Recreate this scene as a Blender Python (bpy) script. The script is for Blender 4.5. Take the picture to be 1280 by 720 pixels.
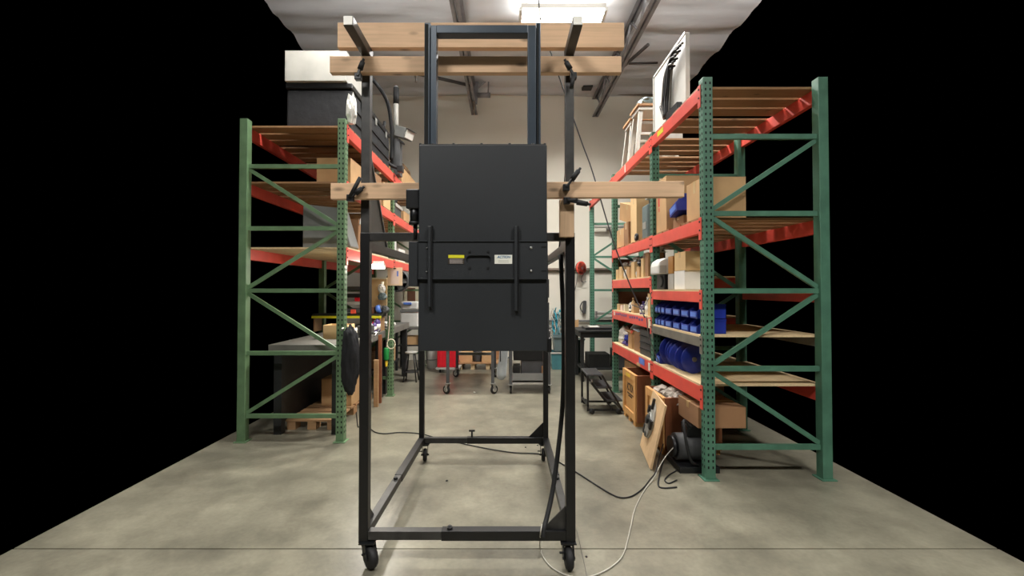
import bpy, bmesh, math, random
from mathutils import Vector, Matrix, noise as mnoise

for o in list(bpy.data.objects):
    bpy.data.objects.remove(o, do_unlink=True)
scene = bpy.context.scene
C = scene.collection
R = math.radians
random.seed(7)

# ---------------------------------------------------------------- camera
F = 540.0                      # focal length in pixels of the 1280x720 frame
VPX, HOR, PITCH, CAMZ = 632.0, 362.0, R(1.0), 1.5
PPY = HOR - F * math.tan(PITCH)
cam_d = bpy.data.cameras.new('camera')
cam_d.sensor_fit = 'HORIZONTAL'; cam_d.sensor_width = 36.0
cam_d.lens = 36.0 * F / 1280.0
cam_d.shift_x = (640 - VPX) / 1280.0
cam_d.shift_y = -(360 - PPY) / 1280.0
cam_d.clip_start = 0.05
cam = bpy.data.objects.new('camera', cam_d); C.objects.link(cam)
cam.location = (0, 0, CAMZ); cam.rotation_euler = (R(90) + PITCH, 0, 0)
scene.camera = cam

# ---------------------------------------------------------------- world, lights, exposure
w = bpy.data.worlds.new('world'); scene.world = w; w.use_nodes = True
w.node_tree.nodes['Background'].inputs[0].default_value = (0.8, 0.85, 0.9, 1)
w.node_tree.nodes['Background'].inputs[1].default_value = 0.0
scene.view_settings.view_transform = 'Standard'
scene.view_settings.look = 'None'
scene.view_settings.exposure = 0.0
scene.view_settings.gamma = 1.0
scene.view_settings.use_curve_mapping = False

def area(name, loc, sx, sy, power, col=(1, 0.975, 0.94), rot=(0, 0, 0), spread=180):
    d = bpy.data.lights.new(name, 'AREA'); d.shape = 'RECTANGLE'; d.size = sx; d.size_y = sy
    d.energy = power; d.color = col; d.spread = R(spread)
    o = bpy.data.objects.new(name, d); C.objects.link(o); o.location = loc; o.rotation_euler = rot
    return o
# ceiling fixtures of the hall (the one at y = 6.24 is in view, two hang behind the camera, the low last two are added for ceiling light)
LAMPS = [(0.80, 6.10, 5.36, 210, 0.07), (2.5, -0.7, 5.36, 190, 0.2), (-1.7, -0.7, 5.36, 170, 0.2), (-1.5, 4.1, 4.85, 60, 2.6), (2.7, 4.2, 4.85, 60, 2.6)]
for lx, ly, lz, e, up in LAMPS:
    area('ceiling_tube_light', (lx, ly, lz - 0.014), 1.16, 0.42, e, spread=150)
    area('added_ceiling_fill', (lx, ly, lz + 0.10), 1.16, 0.42, e * up, rot=(math.pi, 0, 0))  # upward fill lamp, added to lift the dark ceiling

# ---------------------------------------------------------------- helpers
def at(px, py, Y):
    """the point seen at a pixel of the photograph, Y metres into the hall"""
    a = (px - VPX) / F; b = -(py - PPY) / F
    c, s = math.cos(PITCH), math.sin(PITCH)
    dy = c - b * s; dz = s + b * c
    t = Y / dy
    return Vector((a * t, Y, CAMZ + dz * t))
def zat(py, Y): return at(VPX, py, Y).z
def xat(px, Y, py=362): return at(px, py, Y).x
def ground(px, py, z=0.0):
    a = (px - VPX) / F; b = -(py - PPY) / F
    c, s = math.cos(PITCH), math.sin(PITCH)
    dy = c - b * s; dz = s + b * c
    t = (z - CAMZ) / dz
    return Vector((a * t, dy * t, z))

def lin(c):
    return tuple(((v / 255) / 12.92 if v / 255 <= 0.04045 else ((v / 255 + 0.055) / 1.055) ** 2.4) for v in c)

MATS = {}
def mat(name, rgb, rough=0.6, metal=0.0, var=0.12, scale=6.0, bump=0.0, bscale=60.0, emit=None, stretch=(1, 1, 1), spec=0.5, trans=0.0, detail=5):
    m = bpy.data.materials.new(name); m.use_nodes = True
    nt = m.node_tree; b = nt.nodes['Principled BSDF']
    c = lin(rgb)
    b.inputs['Roughness'].default_value = rough
    b.inputs['Metallic'].default_value = metal
    b.inputs['Specular IOR Level'].default_value = spec
    tc = nt.nodes.new('ShaderNodeTexCoord'); mp = nt.nodes.new('ShaderNodeMapping')
    mp.inputs['Scale'].default_value = stretch
    nt.links.new(tc.outputs['Object'], mp.inputs['Vector'])
    n = nt.nodes.new('ShaderNodeTexNoise'); n.inputs['Scale'].default_value = scale; n.inputs['Detail'].default_value = detail
    nt.links.new(mp.outputs['Vector'], n.inputs['Vector'])
    r = nt.nodes.new('ShaderNodeValToRGB')
    r.color_ramp.elements[0].position = 0.3; r.color_ramp.elements[1].position = 0.7
    r.color_ramp.elements[0].color = tuple(max(0, v * (1 - var)) for v in c) + (1,)
    r.color_ramp.elements[1].color = tuple(min(1, v * (1 + var)) for v in c) + (1,)
    nt.links.new(n.outputs['Fac'], r.inputs['Fac'])
    nt.links.new(r.outputs['Color'], b.inputs['Base Color'])
    if bump:
        n2 = nt.nodes.new('ShaderNodeTexNoise'); n2.inputs['Scale'].default_value = bscale; n2.inputs['Detail'].default_value = 4
        nt.links.new(mp.outputs['Vector'], n2.inputs['Vector'])
        bp = nt.nodes.new('ShaderNodeBump'); bp.inputs['Strength'].default_value = bump; bp.inputs['Distance'].default_value = 0.01
        nt.links.new(n2.outputs['Fac'], bp.inputs['Height']); nt.links.new(bp.outputs['Normal'], b.inputs['Normal'])
    if emit:
        b.inputs['Emission Color'].default_value = lin(emit[0]) + (1,)
        b.inputs['Emission Strength'].default_value = emit[1]
    if trans:
        b.inputs['Transmission Weight'].default_value = trans
    MATS[name] = m
    return m

def wood_mat(name, rgb, axis, knots=True, dark=0.62):
    """sawn softwood with grain along an object axis and a few knots"""
    m = mat(name, rgb, 0.7, var=0.10, scale=3.0)
    nt = m.node_tree; b = nt.nodes['Principled BSDF']
    tc = [n for n in nt.nodes if n.type == 'TEX_COORD'][0]
    ramp = [n for n in nt.nodes if n.type == 'VALTORGB'][0]
    mp = nt.nodes.new('ShaderNodeMapping')
    sc = [55, 55, 55]; sc[axis] = 2.2
    mp.inputs['Scale'].default_value = sc
    nt.links.new(tc.outputs['Object'], mp.inputs['Vector'])
    g = nt.nodes.new('ShaderNodeTexNoise'); g.inputs['Scale'].default_value = 1.0; g.inputs['Detail'].default_value = 3
    g.inputs['Distortion'].default_value = 0.5
    nt.links.new(mp.outputs['Vector'], g.inputs['Vector'])
    gr = nt.nodes.new('ShaderNodeMapRange'); gr.inputs[1].default_value = 0.35; gr.inputs[2].default_value = 0.75
    gr.inputs[3].default_value = 1.0; gr.inputs[4].default_value = 0.80
    nt.links.new(g.outputs['Fac'], gr.inputs[0])
    mul = nt.nodes.new('ShaderNodeMix'); mul.data_type = 'RGBA'; mul.blend_type = 'MULTIPLY'; mul.inputs[0].default_value = 1
    nt.links.new(ramp.outputs['Color'], mul.inputs[6]); nt.links.new(gr.outputs[0], mul.inputs[7])
    out = mul.outputs[2]
    if knots:
        mk = nt.nodes.new('ShaderNodeMapping'); s2 = [11, 11, 11]; s2[axis] = 4.2
        mk.inputs['Scale'].default_value = s2
        nt.links.new(tc.outputs['Object'], mk.inputs['Vector'])
        v = nt.nodes.new('ShaderNodeTexVoronoi'); v.inputs['Scale'].default_value = 1.0
        nt.links.new(mk.outputs['Vector'], v.inputs['Vector'])
        kr = nt.nodes.new('ShaderNodeMapRange'); kr.inputs[1].default_value = 0.05; kr.inputs[2].default_value = 0.17
        kr.inputs[3].default_value = 0.45; kr.inputs[4].default_value = 1.0
        nt.links.new(v.outputs['Distance'], kr.inputs[0])
        m2 = nt.nodes.new('ShaderNodeMix'); m2.data_type = 'RGBA'; m2.blend_type = 'MULTIPLY'; m2.inputs[0].default_value = 1
        nt.links.new(out, m2.inputs[6]); nt.links.new(kr.outputs[0], m2.inputs[7]); out = m2.outputs[2]
    nt.links.new(out, b.inputs['Base Color'])
    return m

class MB:
    def __init__(s): s.v = []; s.f = []; s.sm = []
    def add(s, vs, fs, smooth=False):
        k = len(s.v); s.v += [Vector(v) for v in vs]
        s.f += [tuple(i + k for i in f) for f in fs]; s.sm += [smooth] * len(fs)
        return s
    def box(s, x0, x1, y0, y1, z0, z1):
        return s.add([(x0,y0,z0),(x1,y0,z0),(x1,y1,z0),(x0,y1,z0),(x0,y0,z1),(x1,y0,z1),(x1,y1,z1),(x0,y1,z1)],
                     [(0,3,2,1),(4,5,6,7),(0,1,5,4),(1,2,6,5),(2,3,7,6),(3,0,4,7)])
    def cbox(s, c, d, M=None):
        x, y, z = (v / 2 for v in d)
        vs = [Vector(p) for p in [(-x,-y,-z),(x,-y,-z),(x,y,-z),(-x,y,-z),(-x,-y,z),(x,-y,z),(x,y,z),(-x,y,z)]]
        if M is not None: vs = [M @ p for p in vs]
        c = Vector(c)
        return s.add([p + c for p in vs], [(0,3,2,1),(4,5,6,7),(0,1,5,4),(1,2,6,5),(2,3,7,6),(3,0,4,7)])
    def bar(s, p0, p1, w, h, up=(0, 0, 1)):
        """square bar from p0 to p1, w across, h along up"""
        p0, p1 = Vector(p0), Vector(p1); d = (p1 - p0).normalized()
        r = d.cross(Vector(up))
        if r.length < 1e-4: r = d.cross(Vector((0, 1, 0)))
        r.normalize(); u = r.cross(d)
        vs = []
        for p in (p0, p1):
            for a, b in ((-1,-1),(1,-1),(1,1),(-1,1)): vs.append(p + r * a * w / 2 + u * b * h / 2)
        return s.add(vs, [(0,1,2,3),(7,6,5,4),(0,4,5,1),(1,5,6,2),(2,6,7,3),(3,7,4,0)])
    def cyl(s, p0, p1, r0, r1=None, n=14, caps=True):
        r1 = r0 if r1 is None else r1
        p0, p1 = Vector(p0), Vector(p1); d = (p1 - p0).normalized()
        a = d.orthogonal().normalized(); b = d.cross(a)
        vs = []
        for p, r in ((p0, r0), (p1, r1)):
            for i in range(n):
                t = 2 * math.pi * i / n; vs.append(p + (a * math.cos(t) + b * math.sin(t)) * r)
        k = len(s.v)
        s.add(vs, [(i, (i + 1) % n, n + (i + 1) % n, n + i) for i in range(n)], True)
        if caps: s.add([], []); s.f += [tuple(k + i for i in reversed(range(n))), tuple(k + n + i for i in range(n))]; s.sm += [False, False]
        return s
    def tube(s, pts, r, n=8):
        pts = [Vector(p) for p in pts]; k = len(s.v); vs = []; up = None
        for i, p in enumerate(pts):
            d = (pts[min(i + 1, len(pts) - 1)] - pts[max(i - 1, 0)])
            d = d.normalized() if d.length > 1e-9 else Vector((0, 0, 1))
            if up is None: up = d.orthogonal().normalized()
            up = (up - d * up.dot(d)); up = up.normalized() if up.length > 1e-6 else d.orthogonal().normalized()
            b = d.cross(up); rr = r(i / (len(pts) - 1)) if callable(r) else r
            for j in range(n):
                t = 2 * math.pi * j / n; vs.append(p + (up * math.cos(t) + b * math.sin(t)) * rr)
        fs = []
        for i in range(len(pts) - 1):
            for j in range(n):
                fs.append((i*n+j, i*n+(j+1)%n, (i+1)*n+(j+1)%n, (i+1)*n+j))
        s.add(vs, fs, True)
        m = (len(pts) - 1) * n
        s.f += [tuple(k + i for i in reversed(range(n))), tuple(k + m + i for i in range(n))]; s.sm += [False, False]
        return s
    def lathe(s, prof, c=(0, 0, 0), n=18, M=None):
        c = Vector(c); vs = []; fs = []
        for r, z in prof:
            for i in range(n):
                t = 2 * math.pi * i / n; p = Vector((r * math.cos(t), r * math.sin(t), z))
                if M is not None: p = M @ p
                vs.append(p + c)
        for k in range(len(prof) - 1):
            for i in range(n): fs.append((k*n+i, k*n+(i+1)%n, (k+1)*n+(i+1)%n, (k+1)*n+i))
        b = len(s.v); s.add(vs, fs, True)
        m = (len(prof) - 1) * n
        s.f += [tuple(b + i for i in reversed(range(n))), tuple(b + m + i for i in range(n))]; s.sm += [False, False]
        return s
    def prism(s, poly, axis, a0, a1):
        """extrude a polygon given in the two other axes from a0 to a1 along axis"""
        def mk(p, a):
            q = list(p); q.insert(axis, a); return tuple(q)
        n = len(poly)
        vs = [mk(p, a0) for p in poly] + [mk(p, a1) for p in poly]
        return s.add(vs, [tuple(reversed(range(n))), tuple(range(n, 2 * n))] + [(i, (i+1) % n, n + (i+1) % n, n + i) for i in range(n)])
    def blob(s, c, rad, amp=0.25, freq=2.0, seed=0, sub=3, flat=None):
        bm = bmesh.new(); bmesh.ops.create_icosphere(bm, subdivisions=sub, radius=1.0)
        k = {}; vs = []
        for v in bm.verts:
            d = v.co.normalized()
            f = 1 + amp * mnoise.noise(d * freq + Vector((seed * 7.3, seed * 3.1, seed))) + amp * 0.5 * mnoise.noise(d * freq * 2.7 + Vector((seed, seed * 5.1, 9)))
            p = Vector((d.x * rad[0], d.y * rad[1], d.z * rad[2])) * f
            if flat is not None and p.z < flat: p.z = flat
            k[v.index] = len(vs); vs.append(p + Vector(c))
        fs = [tuple(v.index for v in f.verts) for f in bm.faces]; bm.free()
        return s.add(vs, fs, amp < 0.3)
    def build(s, name, m, parent=None, bevel=0.0, world=True, kind=None):
        off = Vector((0, 0, 0))
        if parent is not None and world:
            p = parent
            while p is not None: off += p.location; p = p.parent
        me = bpy.data.meshes.new(name)
        me.from_pydata([tuple(v - off) for v in s.v], [], s.f)
        me.polygons.foreach_set('use_smooth', s.sm)
        me.update()
        bm = bmesh.new(); bm.from_mesh(me); bmesh.ops.recalc_face_normals(bm, faces=bm.faces); bm.to_mesh(me); bm.free()
        me.materials.append(MATS[m] if isinstance(m, str) else m)
        o = bpy.data.objects.new(name, me); C.objects.link(o)
        if parent is not None: o.parent = parent
        if bevel:
            b = o.modifiers.new('bevel', 'BEVEL'); b.width = bevel; b.segments = 2; b.limit_method = 'ANGLE'; b.angle_limit = R(40)
        if kind: o['kind'] = kind
        return o

def tag(o, label, cat, group=None, kind=None):
    if label: o['label'] = label
    if cat: o['category'] = cat
    if group: o['group'] = group
    if kind: o['kind'] = kind
    return o
def thing(name, label, cat, loc=(0, 0, 0), rotz=0.0, group=None):
    o = bpy.data.objects.new(name, None); C.objects.link(o)
    o.empty_display_size = 0.1
    o.location = loc; o.rotation_euler = (0, 0, rotz)
    return tag(o, label, cat, group)
def solo(mb, name, m, label, cat, bevel=0.0, group=None, base=None):
    """a thing that is one mesh; its origin goes to the middle of its base"""
    xs = [v.x for v in mb.v]; ys = [v.y for v in mb.v]; zs = [v.z for v in mb.v]
    c = Vector(((min(xs) + max(xs)) / 2, (min(ys) + max(ys)) / 2, min(zs))) if base is None else Vector(base)
    for v in mb.v: v -= c
    o = mb.build(name, m, None, bevel); o.location = c
    return tag(o, label, cat, group)
def spline(pts, k=8):
    pts = [Vector(p) for p in pts]; out = []
    P = [pts[0] * 2 - pts[1]] + pts + [pts[-1] * 2 - pts[-2]]
    for i in range(1, len(P) - 2):
        a, b, c, d = P[i-1], P[i], P[i+1], P[i+2]
        for j in range(k):
            t = j / k
            out.append(0.5 * ((2*b) + (c-a)*t + (2*a-5*b+4*c-d)*t*t + (3*b-a-3*c+d)*t**3))
    out.append(pts[-1]); return out
def text_mesh(txt, size, name, m, parent, loc, rot, shear=0.0, depth=0.0006):
    cu = bpy.data.curves.new(name, 'FONT'); cu.body = txt; cu.size = size; cu.shear = shear
    cu.align_x = 'CENTER'; cu.align_y = 'CENTER'; cu.extrude = depth; cu.offset = size * 0.02
    t = bpy.data.objects.new(name + '_tmp', cu); C.objects.link(t)
    dg = bpy.context.evaluated_depsgraph_get()
    me = bpy.data.meshes.new_from_object(t.evaluated_get(dg))
    bpy.data.objects.remove(t, do_unlink=True); bpy.data.curves.remove(cu)
    me.materials.clear(); me.materials.append(MATS[m])
    o = bpy.data.objects.new(name, me); C.objects.link(o); o.parent = parent
    off = Vector((0, 0, 0)); p = parent
    while p is not None: off += p.location; p = p.parent
    o.location = Vector(loc) - off; o.rotation_euler = rot
    return o
def MZ(a): return Matrix.Rotation(a, 3, 'Z')
def MX(a): return Matrix.Rotation(a, 3, 'X')
def MY(a): return Matrix.Rotation(a, 3, 'Y')

# ---------------------------------------------------------------- materials
mat('concrete', (125, 121, 105), 0.34, var=0.30, scale=2.2, bump=0.08, bscale=25, detail=9)
def mottle(m):
    # trowel marks and grime: finer noise multiplied over the slab colour
    nt = m.node_tree; b = nt.nodes['Principled BSDF']
    tc = [n for n in nt.nodes if n.type == 'TEX_COORD'][0]; ramp = [n for n in nt.nodes if n.type == 'VALTORGB'][0]
    out = ramp.outputs['Color']
    for sc, lo, hi, det in ((7.0, 0.84, 1.10, 8), (38.0, 0.90, 1.06, 3), (0.7, 0.90, 1.08, 2)):
        n = nt.nodes.new('ShaderNodeTexNoise'); n.inputs['Scale'].default_value = sc; n.inputs['Detail'].default_value = det; n.inputs['Distortion'].default_value = 0.4
        nt.links.new(tc.outputs['Object'], n.inputs['Vector'])
        r = nt.nodes.new('ShaderNodeMapRange'); r.inputs[1].default_value = 0.3; r.inputs[2].default_value = 0.7; r.inputs[3].default_value = lo; r.inputs[4].default_value = hi
        nt.links.new(n.outputs['Fac'], r.inputs[0])
        x = nt.nodes.new('ShaderNodeMix'); x.data_type = 'RGBA'; x.blend_type = 'MULTIPLY'; x.inputs[0].default_value = 1
        nt.links.new(out, x.inputs[6]); nt.links.new(r.outputs[0], x.inputs[7]); out = x.outputs[2]
    nt.links.new(out, b.inputs['Base Color'])
mottle(MATS['concrete'])
mat('joint', (60, 57, 50), 0.9)
mat('wall', (226, 221, 206), 0.85, var=0.03, scale=0.8, bump=0.03, bscale=30)
mat('insulation', (214, 216, 219), 0.55, var=0.10, scale=1.2, bump=0.5, bscale=3.0, stretch=(0.5, 2.5, 1))
mat('truss_steel', (138, 136, 138), 0.45, metal=0.3, var=0.2)
mat('dark_pipe', (62, 58, 56), 0.5, var=0.15)
mat('pipe_brown', (118, 105, 92), 0.6)
mat('frame_black', (17, 17, 18), 0.42, var=0.25, scale=9, bump=0.04, bscale=80)
mat('frame_worn', (50, 49, 47), 0.45, var=0.4, scale=14)
mat('panel_black', (35, 38, 41), 0.5, var=0.10, scale=3, bump=0.05, bscale=220)
mat('tube_blue_black', (56, 66, 76), 0.38, metal=0.25, var=0.15, scale=6)
mat('black_rubber', (26, 26, 27), 0.65, var=0.2)
mat('black_plastic', (22, 23, 25), 0.4, var=0.2)
mat('bolt_dark', (24, 24, 25), 0.5)
mat('steel', (176, 176, 174), 0.3, metal=0.9, var=0.1)
mat('zinc', (165, 165, 160), 0.4, metal=0.6, var=0.15)
mat('grey_paint', (120, 121, 118), 0.5, var=0.12)
mat('dark_grey', (70, 71, 72), 0.55, var=0.2)
mat('light_grey', (178, 176, 168), 0.55, var=0.1)
mat('white_paint', (228, 226, 218), 0.5, var=0.05)
mat('white_plastic', (222, 222, 216), 0.4, var=0.06)
mat('clear_plastic', (196, 200, 200), 0.35, var=0.08)
mat('cream', (226, 218, 190), 0.6, var=0.08)
mat('rack_red', (226, 84, 70), 0.45, var=0.10, scale=5)
mat('rack_green', (76, 120, 98), 0.5, var=0.18, scale=8)
mat('rack_green_left', (100, 130, 94), 0.5, var=0.18, scale=8)
mat('rack_grey', (112, 108, 98), 0.55, var=0.2)
mat('hole', (12, 14, 13), 0.9)
mat('cardboard', (196, 158, 112), 0.8, var=0.10, scale=4)
mat('cardboard_light', (214, 182, 132), 0.8, var=0.08, scale=4)
mat('cardboard_dark', (150, 112, 78), 0.85, var=0.14, scale=4)
mat('tape', (190, 160, 110), 0.35)
mat('hardboard', (112, 74, 54), 0.75, var=0.12, scale=3)
mat('blue_plastic', (34, 52, 150), 0.35, var=0.12)
mat('blue_light', (90, 130, 215), 0.4)
mat('teal_plastic', (72, 128, 134), 0.45, var=0.15)
mat('teal_cable', (46, 150, 170), 0.45)
mat('bin_green', (48, 66, 62), 0.55, var=0.15)
mat('red_plastic', (222, 26, 44), 0.4, var=0.08)
mat('orange_red', (226, 84, 62), 0.5)
mat('yellow_label', (216, 210, 40), 0.5, var=0.03)
mat('white_label', (226, 226, 214), 0.5, var=0.03)
mat('print_grey', (150, 142, 138), 0.6)
mat('print_blue', (60, 110, 150), 0.5)
mat('print_dark', (52, 42, 30), 0.7, var=0.3, scale=40)
mat('print_red', (205, 60, 50), 0.6)
mat('purple', (84, 66, 130), 0.4)
mat('green_bottle', (30, 130, 62), 0.35)
mat('yellow_plastic', (226, 190, 50), 0.4)
mat('orange_steel', (176, 92, 48), 0.6, var=0.2)
mat('paper_pink', (232, 208, 192), 0.8, var=0.04)
mat('notice_tan', (238, 212, 176), 0.8, var=0.04)
mat('brown_post', (128, 76, 46), 0.7, var=0.2)
mat('paper_white', (236, 234, 226), 0.8, var=0.04)
mat('paper_crumple', (168, 160, 148), 0.8, var=0.15, scale=14, bump=0.4, bscale=20)
mat('light_blue', (190, 214, 226), 0.6)
mat('teal_grey', (96, 112, 112), 0.5, var=0.15)
mat('fabric_black', (24, 25, 28), 0.8, var=0.3, scale=14, bump=0.4, bscale=12)
mat('burlap', (128, 104, 78), 0.9, var=0.4, scale=12, bump=0.5, bscale=20)
mat('bag_white', (224, 222, 214), 0.4, var=0.06, bump=0.5, bscale=14)
mat('cable_white', (186, 182, 170), 0.4)
mat('cable_grey', (120, 116, 108), 0.5)
mat('lens', (214, 214, 206), 0.15)
mat('bottle_amber', (170, 120, 60), 0.3)
mat('bottle_white', (230, 228, 218), 0.35)
mat('tube_glow', (255, 250, 238), 0.4, emit=((255, 250, 238), 14.0))
mat('led_glow', (255, 246, 224), 0.4, emit=((255, 248, 230), 14.0))
wood_mat('lumber_x', (214, 178, 142), 0)
wood_mat('lumber_z', (206, 172, 136), 2, knots=False)
wood_mat('deck_wood', (158, 118, 80), 0)
wood_mat('plywood', (218, 184, 140), 2, knots=False)
wood_mat('crate_wood', (214, 162, 98), 2, knots=False)
wood_mat('crate_wood_shaded', (140, 86, 52), 2, knots=False)  # darker copy of the crate wood: shade painted into ends and bottom
wood_mat('pallet_wood', (176, 138, 98), 0)
wood_mat('pale_wood', (226, 200, 156), 1, knots=False)
mat('bench_grey', (112, 110, 104), 0.55, var=0.15)
mat('bench_black', (32, 33, 33), 0.55, var=0.2)

# ================================================================ the hall
FX0, FX1, FY0, FY1, CEIL = -2.85, 2.85, -4.0, 9.25, 5.70
WX0, WX1 = -3.5, 3.7
fl = MB().box(FX0, FX1, FY0, FY1, -0.20, -0.012).build('floor', 'joint'); fl['kind'] = 'structure'
seam = ground(640, 686).y
MB().box(FX0, FX1, FY0, seam - 0.0045, -0.012, 0.0).build('floor_slab', 'concrete', fl)
MB().box(FX0, FX1, seam + 0.0045, FY1, -0.012, 0.0).build('floor_slab', 'concrete', fl)
wb = MB().box(WX0, WX1, FY1, FY1 + 0.2, -0.2, CEIL + 0.3).build('wall_back', 'wall'); wb['kind'] = 'structure'
ce = MB().box(WX0, WX1, -4.0, FY1, CEIL + 0.06, CEIL + 0.16).build('ceiling', 'insulation'); ce['kind'] = 'structure'
# sagging insulation sheets, laid across the joists, each lapping over the next
y = -4.0; k = 0
while y < FY1 - 0.05:
    wd = min(0.92, FY1 - y)
    m = MB(); vs = []; fs = []; NX, NY = 40, 12
    for j in range(NY + 1):
        for i in range(NX + 1):
            X = WX0 + (WX1 - WX0) * i / NX; Yv = y + wd * j / NY
            sag = 0.06 * math.sin(math.pi * j / NY) * (0.6 + 0.6 * mnoise.noise(Vector((X * 0.6, k * 3.3, 0)))) + 0.045 * mnoise.noise(Vector((X * 0.9, Yv * 3.2, 4))) + 0.02 * mnoise.noise(Vector((X * 2.5, Yv * 6.0, 8)))
            vs.append((X, Yv, CEIL - sag - (0.012 if j == NY else 0)))
    for j in range(NY):
        for i in range(NX):
            a = j * (NX + 1) + i; fs.append((a, a + 1, a + NX + 2, a + NX + 1))
    m.add(vs, fs, True); m.build('insulation_sheet', 'insulation', ce)
    y += wd; k += 1

# open-web roof joists
def truss(X, y0, y1, zb, zt, label):
    t = thing('roof_truss', label, 'truss', (X, (y0 + y1) / 2, zb), group='open web roof joists')
    for z, nm in ((zb, 'bottom_chord'), (zt, 'top_chord')):
        m = MB()
        for s in (-1, 1):
            m.box(X + s * 0.016 - 0.004, X + s * 0.016 + 0.004, y0, y1, z, z + 0.075)
            xx = X + s * 0.065; m.box(min(X + s * 0.016, xx), max(X + s * 0.016, xx), y0, y1, z, z + 0.007)
        m.build(nm, 'truss_steel', t)
    n = int((y1 - y0) / 0.42)
    for i in range(n):
        ya = y0 + 0.05 + i * 0.42
        a, b = (zb + 0.02, zt + 0.03) if i % 2 == 0 else (zt + 0.03, zb + 0.02)
        MB().cyl((X, ya, a), (X, ya + 0.42, b), 0.018, n=8).build('web_rod', 'truss_steel', t)
    return t
truss(-0.67, 4.45, 9.24, 5.26, 5.60, 'grey open web steel joist on the ceiling, left of the tube light')
truss(1.93, 4.45, 9.24, 5.22, 5.60, 'grey open web steel joist on the ceiling, right of the tube light')

# pipe stub and bracket hanging at the end of the left joist
t = thing('pipe_bracket', 'dark pipe stub on a bracket hanging at the end of the left ceiling joist', 'bracket', (-0.55, 8.7, 5.0))
MB().cyl(at(596, 119, 8.6), at(613, 119, 8.6), 0.05).build('pipe_stub', 'truss_steel', t)
MB().bar(at(596, 100, 8.6), at(594, 130, 8.6), 0.08, 0.05, (0, 1, 0)).build('bracket_arm', 'truss_steel', t)
MB().cyl(at(592.5, 126, 8.6), at(592, 137, 8.6), 0.045, 0.012).build('nozzle', 'pipe_brown', t)
MB().bar(at(611, 98, 8.6), at(610, 118, 8.6), 0.025, 0.025, (0, 1, 0)).build('hanger_rod', 'truss_steel', t)
MB().bar(at(597, 110, 8.6), at(612, 97, 8.6), 0.03, 0.03, (0, 1, 0)).build('brace', 'truss_steel', t)
# ceiling pipes and struts
def pipe(name, pts, r, m, label, cat, n=10):
    return solo(MB().tube(pts, r, n), name, m, label, cat)
pipe('ceiling_strut', [at(776, 86, 7.6), at(810, 56, 6.7)], 0.028, 'dark_pipe', 'dark slanting strut beneath the ceiling, right of the right joist', 'strut')
pipe('ceiling_conduit', [at(786, 79.5, 7.75), at(822, 78.5, 7.75)], 0.018, 'dark_pipe', 'thin dark conduit across the ceiling above the tall white board', 'conduit')
pipe('sprinkler_pipe', [at(466, 91, 7.6), at(515, 91, 7.8), at(545, 97, 8.0), at(588, 107, 8.2)], 0.03, 'dark_pipe', 'dark pipe crossing the ceiling towards the left joist', 'pipe')
pipe('wall_conduit', [at(755, 117, 9.18), at(822, 119, 9.18)], 0.02, 'pipe_brown', 'lower of two thin conduits along the wall under the ceiling', 'conduit')
pipe('wall_conduit', [at(748, 114.5, 9.2), at(822, 113, 9.2)], 0.018, 'pipe_brown', 'upper of two thin conduits along the wall under the ceiling', 'conduit')
pipe('sprinkler_drop', [at(519, 94, 7.8), at(521, 99, 7.8), at(520, 103, 7.8)], 0.022, 'steel', 'small bright sprinkler head below the dark ceiling pipe', 'sprinkler')
m = solo(MB().box(*[f(at(728, 108, 8.8).x) for f in (lambda v: v, lambda v: v + 0.2)], 8.7, 8.9, zat(111, 8.8), zat(104, 8.8)), 'junction_box', 'black_plastic', 'black box under the ceiling left of the right joist', 'box', 0.01)

# ceiling light fixtures; the low hung pair is added to brighten the ceiling
for i, (lx, ly, lz, e, up) in enumerate(LAMPS):
    t = thing('ceiling_light', ['bright white tube light in view under the ceiling', 'tube light behind the camera to the right', 'tube light behind the camera to the left', 'added unseen low hung tube light above the left rack', 'added unseen low hung tube light above the right rack'][i], 'light', (lx, ly, lz), 0, 'tube lights of the hall')
    MB().box(lx - 0.59, lx + 0.59, ly - 0.215, ly + 0.215, lz + 0.03, lz + 0.09).build('housing', 'white_paint', t, 0.006)
    for s in (-1.5, -0.5, 0.5, 1.5):
        MB().cyl((lx - 0.57, ly + s * 0.1, lz + 0.004), (lx + 0.57, ly + s * 0.1, lz + 0.004), 0.016, n=10).build('tube', 'tube_glow', t)
    for s in (-1, 1):
        MB().box(lx + s * 0.59 - 0.02, lx + s * 0.59 + 0.02, ly - 0.215, ly + 0.215, lz - 0.016, lz + 0.03).build('end_cap', 'white_paint', t)
        MB().cyl((lx + s * 0.5, ly, lz + 0.09), (lx + s * 0.5, ly, CEIL), 0.006, n=6).build('hanger', 'steel', t)

# pipes along the back wall
for py, r, m_, lb in ((337, 0.035, 'pipe_brown', 'brown pipe running along the wall behind the reel'),
                      (401, 0.022, 'grey_paint', 'upper of two grey pipes low on the back wall'),
                      (409.5, 0.024, 'grey_paint', 'lower of two grey pipes low on the back wall'),
                      (447, 0.022, 'grey_paint', 'grey pipe on the wall just above the pallet load')):
    z = zat(py, 9.2)
    x0, x1 = (xat(600, 9.2), xat(800, 9.2)) if py != 447 else (xat(600, 9.2), xat(640, 9.2))
    pipe('wall_pipe', [(x0, 9.2, z), (x1, 9.2, z)], r, m_, lb, 'pipe')

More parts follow.
